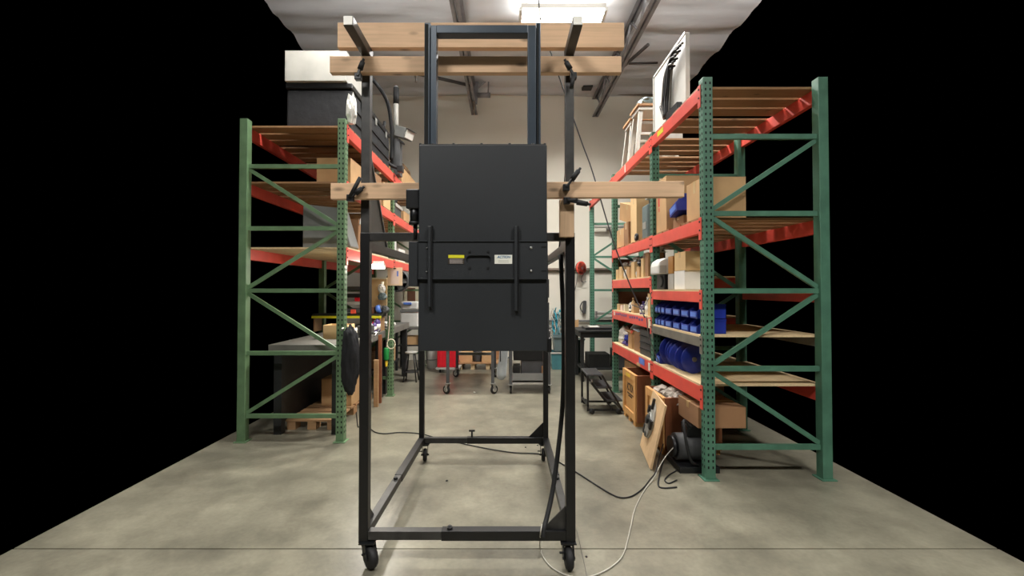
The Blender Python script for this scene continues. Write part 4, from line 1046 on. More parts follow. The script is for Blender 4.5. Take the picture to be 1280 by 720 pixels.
solo(MB().prism([(c_.x - 0.10, 0.0), (c_.x + 0.02, 0.0), (c_.x + 0.075, zat(399, 8.95)), (c_.x - 0.03, zat(401, 8.95))], 1, 8.94, 8.955), 'cardboard_sheet', 'cardboard', 'narrow brown cardboard sheet leaning at the wall behind the trash can', 'cardboard', 0.002)
t = thing('cord_reel', 'round orange cord reel with a black side on the back wall', 'reel', at(727, 335, 9.05))
q = at(727, 335, 9.05)
Mr = MZ(R(35)) @ MX(R(90))
ax = MZ(R(35)) @ Vector((0, 1, 0))
MB().lathe([(0.03, -0.03), (0.13, -0.035), (0.14, -0.02), (0.14, 0.0), (0.03, 0.0)], q, 26, Mr).build('front_disc', 'orange_red', t)
MB().lathe([(0.03, 0.0), (0.12, 0.0), (0.125, 0.06), (0.03, 0.06)], q, 26, Mr @ Matrix.Rotation(math.pi, 3, 'X')).build('drum', 'black_plastic', t)
MB().bar(q, (q.x + 0.02, 9.25, q.z), 0.05, 0.05).build('wall_arm', 'dark_grey', t)
MB().tube(spline([q + Vector((-0.08, 0, -0.1)), at(720, 357, 9.1), at(716, 372, 9.15)], 6), 0.008, 6).build('cord', 'cable_grey', t)
MB().tube(spline([q + Vector((0.06, 0.02, -0.1)), at(727, 347, 9.12), at(727, 352, 9.14), at(733, 352, 9.14)], 6), 0.008, 6).build('cord', 'dark_grey', t)
for px, py, lb in ((715, 357, 'upper'), (715, 373, 'lower')):
    q = at(px, py, 9.2); solo(MB().cbox((q.x, 9.215, q.z), (0.05, 0.06, 0.05)), 'wall_clip', 'blue_light', '%s of two small blue clips on the back wall' % lb, 'clip', 0.01)
t = thing('wall_phone', 'dark handset hanging on the back wall beside the far green post', 'handset', at(730, 384, 9.2))
q = at(730.5, 384, 9.18); MB().cbox((q.x, 9.2, q.z), (0.07, 0.09, 0.28), MY(R(4))).build('body', 'dark_grey', t, 0.02)
MB().tube(spline([q + Vector((-0.04, 0, 0.12)), q + Vector((-0.09, 0, 0)), q + Vector((-0.03, 0, -0.13))], 6), 0.01, 6).build('strap', 'black_rubber', t)
t = thing('light_tube_pack', 'bundle of pale tubes on brackets along the wall beyond the right rack', 'tubes', (1.9, 9.1, 1.1))
for z in (zat(391, 9.1), zat(396, 9.1)): MB().cyl((xat(741, 9.1), 9.1, z), (xat(790, 9.1), 9.1, z), 0.035).build('tube', 'light_grey', t)
for px in (744, 772): MB().box(xat(px, 9.1), xat(px, 9.1) + 0.03, 9.05, 9.25, zat(399, 9.1), zat(389, 9.1)).build('bracket', 'grey_paint', t)
t = thing('vent_hood', 'pale horizontal duct on the wall beyond the right rack', 'duct', (2.1, 9.1, zat(285, 9.1)))
MB().cyl((xat(742, 9.1), 9.08, zat(283, 9.1)), (xat(800, 9.1), 9.08, zat(283, 9.1)), 0.04).build('duct', 'light_grey', t)
MB().box(xat(760, 9.1), xat(763, 9.1), 9.05, 9.25, zat(287, 9.1), zat(279, 9.1)).build('bracket', 'grey_paint', t)

# ================================================================ carts and load behind the frame
def swivel(x, y, r, top, parent, m_='black_rubber', rot=0.0):
    M_ = MZ(rot)
    c = MB().box(x - 0.04, x + 0.04, y - 0.04, y + 0.04, top - 0.008, top).build('caster', 'zinc', parent)
    mk = MB()
    for s in (-1, 1): mk.bar(Vector((x, y, top - 0.008)) + M_ @ Vector((s * 0.024, 0, 0)), Vector((x, y, r)) + M_ @ Vector((s * 0.024, 0.025, 0)), 0.005, 0.04, M_ @ Vector((0, 1, 0)))
    mk.build('fork', 'zinc', c)
    MB().lathe([(0.012, -0.016), (r * 0.6, -0.016), (r * 0.9, -0.016), (r, -0.008), (r, 0.008), (r * 0.9, 0.016), (0.012, 0.016)], Vector((x, y, r)) + M_ @ Vector((0, 0.025, 0)), 18, M_ @ MY(R(90))).build('wheel', m_, c)
    MB().lathe([(0.005, -0.019), (r * 0.55, -0.019), (r * 0.55, 0.019), (0.005, 0.019)], Vector((x, y, r)) + M_ @ Vector((0, 0.025, 0)), 14, M_ @ MY(R(90))).build('wheel_hub', 'light_grey', c)
yt0, yt1 = 6.23, 7.42
xt0, xt1 = xat(560, yt0), xat(616, yt0)
t = thing('rolling_table', 'grey rolling table on casters behind the frame', 'table', ((xt0 + xt1) / 2, (yt0 + yt1) / 2, 0))
for x in (xt0, xt1):
    for y in (yt0, yt1):
        MB().box(x - 0.022, x + 0.022, y - 0.022, y + 0.022, 0.16, 0.86).build('leg', 'dark_grey', t, 0.003)
        swivel(x, y, 0.062, 0.16, t, rot=R(55 if x < -0.5 else -50))
MB().box(xt0 - 0.06, xt1 + 0.06, yt0 - 0.06, yt1 + 0.06, 0.86, 0.90).build('table_top', 'bench_grey', t, 0.004)
z = zat(442, yt1)
MB().box(xt0, xt1, yt1 - 0.02, yt1 + 0.02, z - 0.025, z + 0.02).build('rear_rail', 'grey_paint', t)
for x in (xt0, xt1): MB().box(x - 0.015, x + 0.015, yt0 + 0.02, yt1 - 0.02, 0.70, 0.74).build('side_rail', 'grey_paint', t)
# red container on a dolly
t = thing('red_container', 'bright red plastic container behind the rolling table', 'container', (-1.06, 7.9, 0.10))
a, b = xat(546.5, 7.8), xat(571.5, 7.8)
z0 = zat(459.5, 7.8)
MB().box(a, b, 7.8, 8.2, z0, z0 + 0.50).build('body', 'red_plastic', t, 0.02)
for x in (a + 0.06, (a + b) / 2, b - 0.06): MB().box(x - 0.012, x + 0.012, 7.79, 7.8, z0 + 0.04, z0 + 0.44).build('rib', 'red_plastic', t, 0.003)
MB().box(a - 0.012, b + 0.012, 7.785, 8.215, z0 + 0.47, z0 + 0.52).build('lid', 'red_plastic', t, 0.008)
t = thing('dolly', 'low black dolly under the red container', 'dolly', (-1.06, 7.9, 0))
MB().box(a - 0.02, b + 0.05, 7.78, 8.2, z0 - 0.03, z0 - 0.001).build('deck', 'light_grey', t)
for x in (a + 0.05, b):
    for y in (7.84, 8.14): MB().lathe([(0.01, -0.015), (z0 / 2 - 0.015, -0.015), (z0 / 2 - 0.015, 0.015), (0.01, 0.015)], (x, y, z0 / 2 - 0.015), 14, MY(R(90))).build('wheel', 'black_rubber', t)
# grey cylinder and dark bin left of the red container
t = thing('grey_drum', 'grey drum left of the red container', 'drum', (-1.42, 8.2, 0))
MB().lathe([(0.10, 0), (0.105, 0.01), (0.105, 0.50), (0.09, 0.52)], (-1.40, 8.3, 0), 20).build('body', 'light_grey', t)
MB().lathe([(0.108, 0.16), (0.110, 0.17), (0.108, 0.18)], (-1.40, 8.3, 0), 20).build('hoop', 'grey_paint', t)
t = thing('trash_can', 'dark green can left of the grey drum', 'trash can', (-1.50, 8.8, 0))
MB().lathe([(0.11, 0), (0.13, 0.5), (0.14, 0.52), (0.12, 0.52)], (-1.50, 8.8, 0), 20).build('body', 'bin_green', t)
MB().lathe([(0.141, 0.50), (0.145, 0.51), (0.141, 0.53)], (-1.50, 8.8, 0), 20).build('rim', 'bin_green', t)
# pallet with boxes
t = thing('pallet', 'wooden pallet by the back wall behind the rolling table', 'pallet', (-0.55, 8.4, 0))
a, b = xat(573, 8.1), xat(634, 8.1)
for y in (8.12, 8.4, 8.68): 
    for x in (a, xat(588.5, 8.1), (a + b) / 2 + 0.06, b - 0.1): MB().box(x, x + 0.07, y, y + 0.09, 0, 0.11).build('block', 'pale_wood', t)
for i in range(5): MB().box(a, b, 8.10 + i * 0.145, 8.10 + i * 0.145 + 0.10, 0.11, 0.132).build('slat', 'pallet_wood', t)
carton(a + 0.02, xat(590, 8.1), 8.14, 8.5, 0.133, 0.17, 'left brown box on the pallet', 'cardboard', group='boxes on the pallet')
carton(xat(602, 8.1), xat(616, 8.1), 8.14, 8.5, 0.133, 0.17, 'right brown box on the pallet', 'cardboard', group='boxes on the pallet')
t = thing('black_jug', 'black jug between the two brown boxes on the pallet', 'jug', (xat(596, 8.1), 8.3, 0.133))
MB().lathe([(0.07, 0), (0.08, 0.02), (0.08, 0.22), (0.05, 0.28), (0.03, 0.30), (0.03, 0.34)], (xat(596, 8.1), 8.25, 0.133), 18).build('body', 'dark_grey', t)
MB().lathe([(0.036, 0.335), (0.036, 0.37)], (xat(596, 8.1), 8.25, 0.133), 14).build('cap', 'black_plastic', t)
carton(a + 0.05, b - 0.1, 8.52, 8.72, 0.133, 0.32, 'long brown box at the back of the pallet', 'cardboard_dark', group='boxes on the pallet')
# hanging white apron sheet
t = thing('plastic_apron', 'curled white plastic sheet hanging at the end of the rolling table', 'sheet', at(629, 475, 6.3))
m = MB(); N, K = 10, 8; vs = []; fs = []
for side in (0, 1):
    for k in range(K + 1):
        py = 414 + (475 - 414) * k / K
        for i in range(N + 1):
            u = i / N; px = 623 + 11 * u + (1.2 * math.sin(k * 0.6))
            cut = (475 - 3.5 * abs(2 * u - 1) ** 2) if k == K else py
            d = 0.09 * math.sin(math.pi * u) + side * 0.004
            vs.append(at(px - (1.2 if k > 5 else 0) * (1 - u), cut, 6.33 + d))
row = N + 1; lay = row * (K + 1)
for k in range(K):
    for i in range(N):
        a0 = k * row + i; fs.append((a0, a0 + 1, a0 + row + 1, a0 + row)); fs.append((lay + a0, lay + a0 + row, lay + a0 + row + 1, lay + a0 + 1))
for i in range(N): fs.append((K * row + i, K * row + i + 1, lay + K * row + i + 1, lay + K * row + i)); fs.append((i, lay + i, lay + i + 1, i + 1))
for k in range(K): fs.append((k * row, (k + 1) * row, lay + (k + 1) * row, lay + k * row)); fs.append((k * row + N, lay + k * row + N, lay + (k + 1) * row + N, (k + 1) * row + N))
m.add(vs, fs, True); m.build('sheet', 'clear_plastic', t)
MB().bar(at(625.5, 414, 6.31), at(625.5, 452, 6.31), 0.016, 0.006, (0, 1, 0)).build('strap', 'black_rubber', t)
MB().bar(at(620, 413, 6.31), at(634, 413, 6.31), 0.02, 0.02).build('hanging_rod', 'grey_paint', t)
# steel cart
yc0, yc1 = 6.25, 7.0
xc0, xc1 = xat(638.5, yc0), xat(686, yc0)
t = thing('shop_cart', 'grey steel shop cart with dark boxes behind the frame', 'cart', ((xc0 + xc1) / 2, 6.6, 0))
for x in (xc0, xc1):
    for y in (yc0, yc1):
        MB().box(x - 0.022, x + 0.022, y - 0.022, y + 0.022, 0.135, 0.90).build('post', 'dark_grey', t, 0.003)
        swivel(x, y, 0.055, 0.135, t)
zs0, zs1 = zat(474.5, yc0), zat(469, yc0)
MB().box(xc0 - 0.01, xc1 + 0.01, yc0 - 0.01, yc1 + 0.01, zs0, zs1).build('tray', 'grey_paint', t, 0.004)
MB().box(xc0 - 0.015, xc1 + 0.015, yc0 - 0.016, yc0 - 0.01, zs0 - 0.01, zs1 + 0.03).build('tray_lip', 'grey_paint', t)
MB().box(xc0 - 0.01, xc1 + 0.01, yc0 - 0.01, yc1 + 0.01, 0.135, 0.16).build('base_frame', 'light_grey', t, 0.003)
MB().box(xc0 - 0.03, xc1 + 0.03, yc0 - 0.03, yc1 + 0.03, 0.88, 0.91).build('top_tray', 'grey_paint', t, 0.004)
carton(xc0 + 0.035, xc0 + 0.14, yc0 + 0.03, yc0 + 0.3, zs1 + 0.001, 0.12, 'small black box with a pale lid on the shop cart', 'black_plastic', tape=False, group='boxes on the shop cart')
carton(xc0 + 0.16, xc1 - 0.06, yc0 + 0.12, yc0 + 0.5, zs1 + 0.001, 0.19, 'grey box on the shop cart', 'dark_grey', tape=False, group='boxes on the shop cart')
carton(xc0 + 0.04, xc1 - 0.06, yc0 + 0.10, yc0 + 0.55, zs1 + 0.195, 0.26, 'big black box on top of the grey one in the shop cart', 'black_plastic', tape=False, group='boxes on the shop cart')
solo(MB().box(xc1 - 0.1, xc1 - 0.03, yc0 + 0.03, yc0 + 0.1, zs1 + 0.001, zs1 + 0.12), 'brown_block', 'cardboard_dark', 'small brown block at the right end of the shop cart tray', 'block', 0.004)
q = ground(593, 491)
solo(MB().blob((q.x, q.y, 0.008), (0.016, 0.014, 0.008), 0.2, 2, 3, 2), 'paper_scrap', 'paper_white', 'tiny white scrap on the floor near the rolling table', 'scrap')
for px, py, r_, lb in ((657, 559.5, 0.008, 'dark pebble on the floor inside the frame by the right caster'), (558.5, 601.5, 0.010, 'dark speck on the floor inside the frame'), (733, 696.5, 0.007, 'black pebble on the floor right of the front caster'), (672, 557, 0.008, 'dark pebble on the floor beside the rear right caster')):
    q = ground(px, py); solo(MB().blob((q.x, q.y, r_ * 0.5), (r_, r_, r_ * 0.6), 0.25, 2, px, 2, -r_ * 0.4), 'pebble', 'bolt_dark', lb, 'pebble', group='specks on the floor')

# ================================================================ left side: bench
bz = 0.93
t = thing('workbench', 'nearer grey workbench under the left rack with papers on it', 'workbench', (-2.0, 5.28, 0))
bxf = -1.69
def bench(t, ya, yb):
    MB().box(-2.45, bxf, ya, yb, bz - 0.10, bz).build('bench_top', 'bench_grey', t, 0.005)
    for y in (ya + 0.06, yb - 0.06):
        for x in (-2.36, bxf - 0.07): MB().box(x - 0.04, x + 0.04, y - 0.04, y + 0.04, 0, bz - 0.10).build('leg', 'bench_black', t)
    MB().box(-2.40, -2.38, ya + 0.1, yb - 0.1, 0.08, bz - 0.1).build('back_sheet', 'bench_black', t)
bench(t, 4.47, 6.085)
t = thing('workbench', 'farther grey workbench beyond the green post of the left rack', 'workbench', (-2.0, 6.9, 0))
bench(t, 6.195, 7.60)
MB().box(-2.36, bxf - 0.12, 6.4, 7.4, 0.30, 0.33).build('lower_shelf', 'bench_black', t)
carton(-2.15, -1.83, 6.42, 6.80, 0.331, 0.22, 'brown box under the farther workbench beside the post', 'cardboard_dark')
carton(-2.15, -1.83, 6.88, 7.20, 0.331, 0.28, 'brown box under the farther workbench near its end', 'cardboard')
# shelf across the rack above the bench
t = thing('cross_shelf', 'dark shelf with a yellow edge above the workbench', 'shelf', (-2.1, 5.85, 1.1))
zs = zat(394.5, 5.85)
MB().box(-2.62, -1.68, 5.85, 6.09, zs - 0.018, zs + 0.022).build('shelf_board', 'bench_black', t, 0.002)
MB().box(-2.62, -1.68, 5.838, 5.85, zs - 0.035, zs - 0.004).build('edge_strip', 'yellow_label', t)
for x in (-2.6, -1.72): MB().box(x, x + 0.02, 5.86, 6.08, bz + 0.001, zs - 0.018).build('support', 'pallet_wood', t)
# tan panel with hanging things
zsT = zs + 0.023
t = thing('tan_panel', 'tan board standing on the dark shelf behind the hanging gloves', 'board', (-1.9, 6.02, zsT))
MB().box(xat(464, 6.05), xat(484, 6.05), 6.04, 6.06, zsT, zat(347, 6.05)).build('sheet', 'cardboard_light', t, 0.002)
MB().box(xat(464, 6.05), xat(484, 6.05), 6.03, 6.04, zat(349, 6.05), zat(347, 6.05)).build('top_strip', 'cream', t)
t = thing('work_gloves', 'white and blue work gloves hanging before the tan board', 'gloves', at(477, 372, 5.98))
m = _bag(tuple(at(477, 366, 5.98)), (0.05, 0.03, 0.07), 0.3, 51); m.build('white_glove', 'bag_white', t)
m = _bag(tuple(at(478, 375, 5.97)), (0.06, 0.035, 0.06), 0.35, 52); m.build('blue_glove', 'teal_grey', t)
MB().cyl(at(478, 352, 5.99), at(478, 362, 5.99), 0.02).build('hook', 'cream', t)
t = thing('tape_roll', 'blue roll standing on the dark shelf by the green post', 'roll', at(477, 393, 5.95))
q = at(473.5, 385, 5.95)
MB().lathe([(0.03, -0.03), (0.055, -0.03), (0.06, 0), (0.055, 0.03), (0.03, 0.03)], (q.x, 5.95, zsT + 0.06), 24, MY(R(70))).build('roll', 'blue_light', t)
MB().lathe([(0.012, -0.04), (0.03, -0.04), (0.03, 0.05), (0.012, 0.05)], (q.x, 5.95, zsT + 0.06), 18, MY(R(70))).build('core', 'dark_grey', t)
bag((xat(481, 5.96), 5.96, zsT), (0.055, 0.05, 0.06), 'dark grey cloth bundle beside the blue roll on the dark shelf', 'dark_grey', 55, 0.35, 'cloth', 'cloth_bundle')
carton(xat(464, 5.96), xat(469, 5.96), 5.9, 6.0, zsT, 0.09, 'small dark red box on the dark shelf', 'hardboard', tape=False, group='things on the dark shelf')
t = thing('tool_rack', 'stack of dark grey tool trays on the dark shelf at the left edge', 'tool rack', (-2.12, 5.95, zsT))
for i in range(4): MB().box(-2.28, xat(452, 5.95) + 0.02, 5.87, 6.05, zsT + 0.02 + i * 0.10, zsT + 0.07 + i * 0.10).build('tray', ('dark_grey', 'light_grey', 'bench_black', 'dark_grey')[i], t, 0.006)
for x in (-2.27, xat(452, 5.95)): MB().box(x, x + 0.015, 5.9, 6.02, zsT, zsT + 0.42).build('upright', 'grey_paint', t)
MB().box(-2.05, -1.98, 5.86, 5.90, zsT + 0.17, zsT + 0.22).build('red_tool', 'red_plastic', t, 0.008)
MB().box(-2.10, -2.03, 5.85, 5.90, zsT + 0.001, zsT + 0.06).build('orange_tool', 'orange_red', t, 0.008)
# under-shelf work lamp
t = thing('work_lamp', 'bright rectangular work lamp hanging under the left rack', 'lamp', at(472, 333, 5.2))
q = at(472, 333, 5.2); Ml = MX(R(-32))
def lp(x, y, z): return q + Ml @ Vector((x, y, z))
MB().cbox(lp(0, 0, 0.022), (0.165, 0.11, 0.036), Ml).build('housing', 'white_paint', t, 0.005)
MB().cbox(lp(0, 0, 0), (0.15, 0.095, 0.010), Ml).build('diffuser', 'led_glow', t)
for s in (-1, 1): MB().cyl(lp(s * 0.08, 0, 0.03), (q.x + s * 0.085, 5.2, 1.80), 0.004, n=6).build('hanger', 'steel', t)
area('work_lamp_light', lp(0, 0, -0.012), 0.145, 0.09, 20, (1, 0.95, 0.84), (R(-32), 0, 0))
# framed notice on the green post
t = thing('notice', 'tan framed notice sheet hanging on the green post of the left rack', 'notice', at(493.5, 357, 6.08))
a, b = at(484.6, 334.5, 6.08), at(503, 357, 6.08)
MB().box(a.x, b.x, 6.075, 6.085, b.z, a.z).build('backing', 'notice_tan', t)
MB().box(a.x + 0.04, b.x - 0.045, 6.07, 6.075, b.z + 0.02, a.z - 0.035).build('paper', 'paper_pink', t)
MB().box(b.x - 0.075, b.x - 0.055, 6.0685, 6.07, b.z + 0.13, a.z - 0.05).build('blue_print', 'blue_light', t)
MB().box(a.x + 0.085, a.x + 0.12, 6.062, 6.075, a.z - 0.02, a.z - 0.006).build('clip', 'bolt_dark', t)
# grey drum fan behind the notice
t = thing('drum_fan', 'big dark grey drum fan hanging behind the notice', 'fan', at(498, 351, 6.45))
q = at(498, 351, 6.45)
MB().lathe([(0.155, -0.08), (0.165, -0.07), (0.165, 0.07), (0.155, 0.08), (0.145, 0.07), (0.145, -0.07), (0.155, -0.08)], q, 32, MX(R(90)) ).build('shell', 'dark_grey', t)
MB().cyl((q.x, q.y - 0.05, q.z), (q.x, q.y + 0.08, q.z), 0.04, n=16).build('hub', 'dark_grey', t)
for i in range(5):
    a = 2 * math.pi * i / 5; d = Vector((math.cos(a), 0, math.sin(a))); p = Vector((-math.sin(a), 0.5, math.cos(a))).normalized()
    MB().bar(q + d * 0.03, q + d * 0.138, 0.008, 0.08, p).build('blade', 'grey_paint', t)
for i in range(8):
    a = 2 * math.pi * i / 8; d = Vector((math.cos(a), 0, math.sin(a)))
    MB().cyl(q + Vector((0, -0.078, 0)) + d * 0.01, q + Vector((0, -0.078, 0)) + d * 0.155, 0.004, n=6).build('guard_bar', 'black_plastic', t)
MB().lathe([(0.08, -0.003), (0.084, 0), (0.08, 0.003)], q + Vector((0, -0.078, 0)), 24, MX(R(90))).build('guard_ring', 'black_plastic', t)
MB().bar(q + Vector((0, 0, 0.16)), (q.x, q.y, 1.799), 0.03, 0.03, (0, 1, 0)).build('hanger', 'bench_black', t)
# goods on the bench
t = thing('paper_stack', 'stack of white papers on the workbench left of the green post', 'papers', (-1.8, 5.5, bz))
for i in range(5): MB().cbox((-1.86 + 0.02 * (i % 2), 5.50 + 0.01 * i, bz + 0.008 + i * 0.014), (0.24, 0.32, 0.012), MZ(R(6 * (i % 3) - 5))).build('sheet', 'paper_white', t)
bottle(-1.80, 5.92, bz + 0.001, 0.035, 0.19, 'red bottle on the workbench behind the papers', 'red_plastic', 'red_plastic', 'bottles on the workbench')
bottle(-1.735, 5.86, bz + 0.001, 0.04, 0.21, 'dark purple bottle on the workbench behind the papers', 'purple', 'purple', 'bottles on the workbench')
bottle(-1.74, 5.74, bz + 0.001, 0.032, 0.16, 'second purple bottle, nearer on the workbench', 'purple', 'dark_grey', 'bottles on the workbench')
bottle(-1.80, 5.80, bz + 0.001, 0.03, 0.14, 'small white bottle on the workbench beside the purple ones', 'bottle_white', 'black_plastic', 'bottles on the workbench')
t = thing('bench_vise', 'dark bench vise at the front edge of the workbench', 'vise', (-1.60, 5.2, bz))
MB().box(-1.83, -1.63, 5.12, 5.26, bz + 0.001, bz + 0.05).build('base', 'dark_grey', t, 0.006)
MB().box(-1.75, -1.69, 5.10, 5.28, bz + 0.05, bz + 0.14).build('fixed_jaw', 'dark_grey', t, 0.006)
MB().box(-1.66, -1.60, 5.10, 5.28, bz + 0.03, bz + 0.14).build('moving_jaw', 'dark_grey', t, 0.006)
MB().cyl((-1.60, 5.19, bz + 0.05), (-1.53, 5.19, bz + 0.05), 0.015).build('screw', 'steel', t)
MB().cyl((-1.54, 5.08, bz + 0.02), (-1.54, 5.30, bz + 0.09), 0.008).build('lever', 'steel', t)
# right end of the bench
bag((-1.86, 6.75, bz), (0.13, 0.22, 0.04), 'white crumpled papers on the far end of the workbench', 'paper_white', 61, 0.4, 'paper', 'crumpled_paper')
t = thing('white_cooler', 'white plastic bin with a blue handle behind the workbench', 'bin', (-1.80, 8.2, 0.80))
q = at(511, 400, 8.05)
MB().box(q.x - 0.16, q.x + 0.17, 8.05, 8.35, 0.80, zat(390, 8.05)).build('lower_body', 'white_plastic', t, 0.02)
MB().box(q.x - 0.165, q.x + 0.175, 8.04, 8.36, zat(390, 8.05) + 0.001, zat(387.5, 8.05)).build('band', 'grey_paint', t)
MB().box(q.x - 0.155, q.x + 0.165, 8.06, 8.34, zat(387.5, 8.05) + 0.001, zat(377, 8.05)).build('upper_body', 'white_plastic', t, 0.03)
MB().box(q.x - 0.10, q.x + 0.05, 8.03, 8.06, zat(381, 8.05), zat(378, 8.05)).build('blue_handle', 'blue_light', t, 0.008)
t = thing('side_table', 'dark small table carrying the white plastic bin', 'table', (-1.8, 8.2, 0))
MB().box(q.x - 0.26, q.x + 0.24, 8.0, 8.45, 0.76, 0.798).build('table_top', 'bench_grey', t)
for x in (q.x - 0.22, q.x + 0.20):
    for y in (8.04, 8.40): MB().box(x - 0.02, x + 0.02, y - 0.02, y + 0.02, 0, 0.76).build('leg', 'bench_black', t)
MB().box(q.x - 0.2, q.x + 0.18, 8.03, 8.40, 0.45, 0.47).build('shelf', 'bench_black', t)
carton(q.x - 0.1, q.x + 0.17, 8.06, 8.3, 0.471, 0.16, 'brown box on the shelf of the dark small table', 'cardboard')
t = thing('picture_board', 'pale board with a dark red picture on the back wall', 'picture', at(515, 398, 9.2))
a, b = at(505, 356, 9.2), at(524.5, 399, 9.2)
MB().box(a.x, b.x, 9.215, 9.245, b.z, a.z).build('board', 'cream', t)
a, b = at(509, 360, 9.2), at(519, 378, 9.2)
MB().box(a.x, b.x, 9.211, 9.215, b.z, a.z).build('picture', 'hardboard', t)
# stool
t = thing('stool', 'black stool with a pale seat at the end of the workbench', 'stool', (-1.58, 7.15, 0))
sc = at(514, 440, 7.1)
MB().lathe([(0.02, 0.0), (0.09, 0.0), (0.10, 0.012), (0.095, 0.028), (0.02, 0.03)], (sc.x, 7.1, sc.z - 0.02), 20).build('seat', 'light_grey', t)
for i in range(4):
    a = math.pi / 4 + i * math.pi / 2; d = Vector((math.cos(a), math.sin(a), 0))
    MB().cyl(Vector((sc.x, 7.1, sc.z - 0.02)) + d * 0.07, Vector((sc.x, 7.1, 0)) + d * 0.15, 0.011, n=8).build('leg', 'bench_black', t)
MB().lathe([(0.118, -0.007), (0.126, 0), (0.118, 0.007), (0.112, 0)], (sc.x, 7.1, 0.16), 20).build('foot_ring', 'bench_black', t)
# hanging things at the green post
t = thing('green_float', 'green cylinder with a yellow tip hanging beside the green post', 'float', at(483, 455, 6.0))
q = at(483, 435, 6.0); 
MB().lathe([(0.02, -0.17), (0.034, -0.165), (0.036, -0.15), (0.036, -0.01), (0.03, 0.0), (0.01, 0.004)], (q.x, 6.0, q.z), 18).build('body', 'green_bottle', t)
MB().lathe([(0.010, -0.26), (0.016, -0.25), (0.02, -0.172)], (q.x, 6.0, q.z), 14).build('tip', 'yellow_plastic', t)
MB().tube(spline([(q.x, 6.0, q.z), at(485, 425, 6.0), at(486.5, 408, 6.0), at(487, 395, 6.0)], 6), 0.006, 6).build('cord', 'paper_pink', t)
q = at(489, 430, 5.95)
m = MB(); m.tube([q + Vector((0.055 * math.cos(a), 0, 0.065 * math.sin(a))) for a in [2 * math.pi * i / 24 for i in range(25)]], 0.007, 6)
solo(m, 'rope_ring', 'cream', 'pale cord ring hanging in front of the green post', 'ring')
# timber legs, lumber and pallets at the left edge
solo(MB().box(-1.683, -1.645, 5.72, 5.77, 0, 0.90), 'timber_post', 'brown_post', 'orange brown wooden post under the front of the workbench', 'post', 0.003)
solo(MB().box(-1.686, -1.63, 5.54, 5.58, 0.0, 0.60), 'plank', 'pallet_wood', 'pale plank end standing beside the left front post of the frame', 'plank', 0.003)
t = thing('pallet', 'wooden pallet on the floor at the left edge under the rack', 'pallet', (-1.85, 4.85, 0))
for x in (-2.34, -2.12, -1.91):
    for y in (4.65, 5.2, 5.78): MB().box(x, x + 0.09, y, y + 0.12, 0.0, 0.09).build('block', 'pallet_wood', t)
for i in range(8): MB().box(-2.35, -1.82, 4.64 + i * 0.16, 4.64 + i * 0.16 + 0.12, 0.09, 0.11).build('slat', 'pallet_wood', t)
carton(-2.2, -1.84, 5.18, 5.52, 0.111, 0.32, 'brown box on the pallet under the nearer workbench', 'cardboard', open_top=False)
carton(-2.2, -1.86, 5.56, 5.86, 0.111, 0.22, 'darker box on the pallet right of the brown one', 'cardboard_dark')
t = thing('black_jacket', 'black jacket draped over the left edge of the rack post', 'jacket', (-1.55, 4.17, 0.5))
m = MB().blob((xat(438, 4.17), 4.17, zat(450, 4.17)), (0.085, 0.06, 0.34), 0.22, 2.2, 71, 4); m.build('cloth', 'fabric_black', t)
MB().cyl((-1.58, 4.17, zat(412, 4.17)), (-1.60, 4.259, zat(411, 4.17)), 0.01).build('hook', 'zinc', t)
t = thing('chain_heap', 'dark metal gear with chain on the brown box under the workbench', 'gear', (-1.92, 5.35, 0.432))
MB().lathe([(0.03, -0.02), (0.11, -0.02), (0.12, 0), (0.11, 0.02), (0.03, 0.02)], (-1.94, 5.36, 0.55), 20, MX(R(70)) @ MY(R(20))).build('gear_disc', 'dark_grey', t)
for i in range(8):
    a = i * 0.8; MB().lathe([(0.016, -0.006), (0.026, -0.006), (0.026, 0.006), (0.016, 0.006)], (-1.89 + 0.03 * math.cos(a), 5.25 + 0.03 * math.sin(a * 1.7), 0.46 + i * 0.022), 12, MX(a) @ MY(a * 0.7)).build('chain_link', 'zinc' if i % 2 else 'dark_grey', t)
t = thing('wire_basket', 'tan basket on the workbench at the left edge', 'basket', (-1.95, 5.3, bz))
MB().box(-2.10, -1.82, 4.98, 5.22, bz + 0.001, bz + 0.03).build('bottom', 'cardboard_light', t)
for x in (-2.10, -1.83): MB().box(x, x + 0.01, 4.98, 5.22, bz + 0.03, bz + 0.16).build('side', 'cardboard_light', t)
for y in (4.98, 5.21): MB().box(-2.09, -1.83, y, y + 0.01, bz + 0.03, bz + 0.16).build('side', 'cardboard_light', t)
# cables on the floor at the left edge
pipe('floor_cable', spline([ground(436, 512, 0.006), ground(441, 506, 0.006), ground(445, 514, 0.006), ground(447, 530, 0.006), ground(448, 534, 0.006)], 6), 0.006, 'black_rubber', 'short black cable on the floor at the left edge', 'cable', 8)

# ================================================================ left rack: upper shelves
L1, L2, L3 = 3.165, 2.595, 1.927
t = thing('equipment_case', 'long black equipment case on the top left shelf', 'case', (-1.95, 5.3, L1))
MB().box(-2.3, -1.62, 4.50, 5.98, L1, 3.60).build('body', 'fabric_black', t, 0.02)
MB().box(-2.31, -1.61, 4.49, 5.99, 3.605, 3.67).build('lid', 'black_plastic', t, 0.012)
for y in (4.8, 5.3, 5.75): MB().box(-1.612, -1.60, y, y + 0.05, 3.54, 3.62).build('latch', 'zinc', t, 0.003)
for z in (3.28, 3.42): MB().box(-1.618, -1.606, 4.55, 5.93, z, z + 0.012).build('rib', 'black_plastic', t)
carton(-2.3, -1.66, 4.46, 5.0, 3.671, 0.32, 'pale grey carton on top of the long black case at the left edge', 'light_grey', tape=False, group='boxes on the left rack')
bag((xat(438, 4.36), 4.36, 3.18), (0.05, 0.05, 0.17), 'white plastic bag hanging at the left edge of the top shelf', 'bag_white', 80, 0.3)
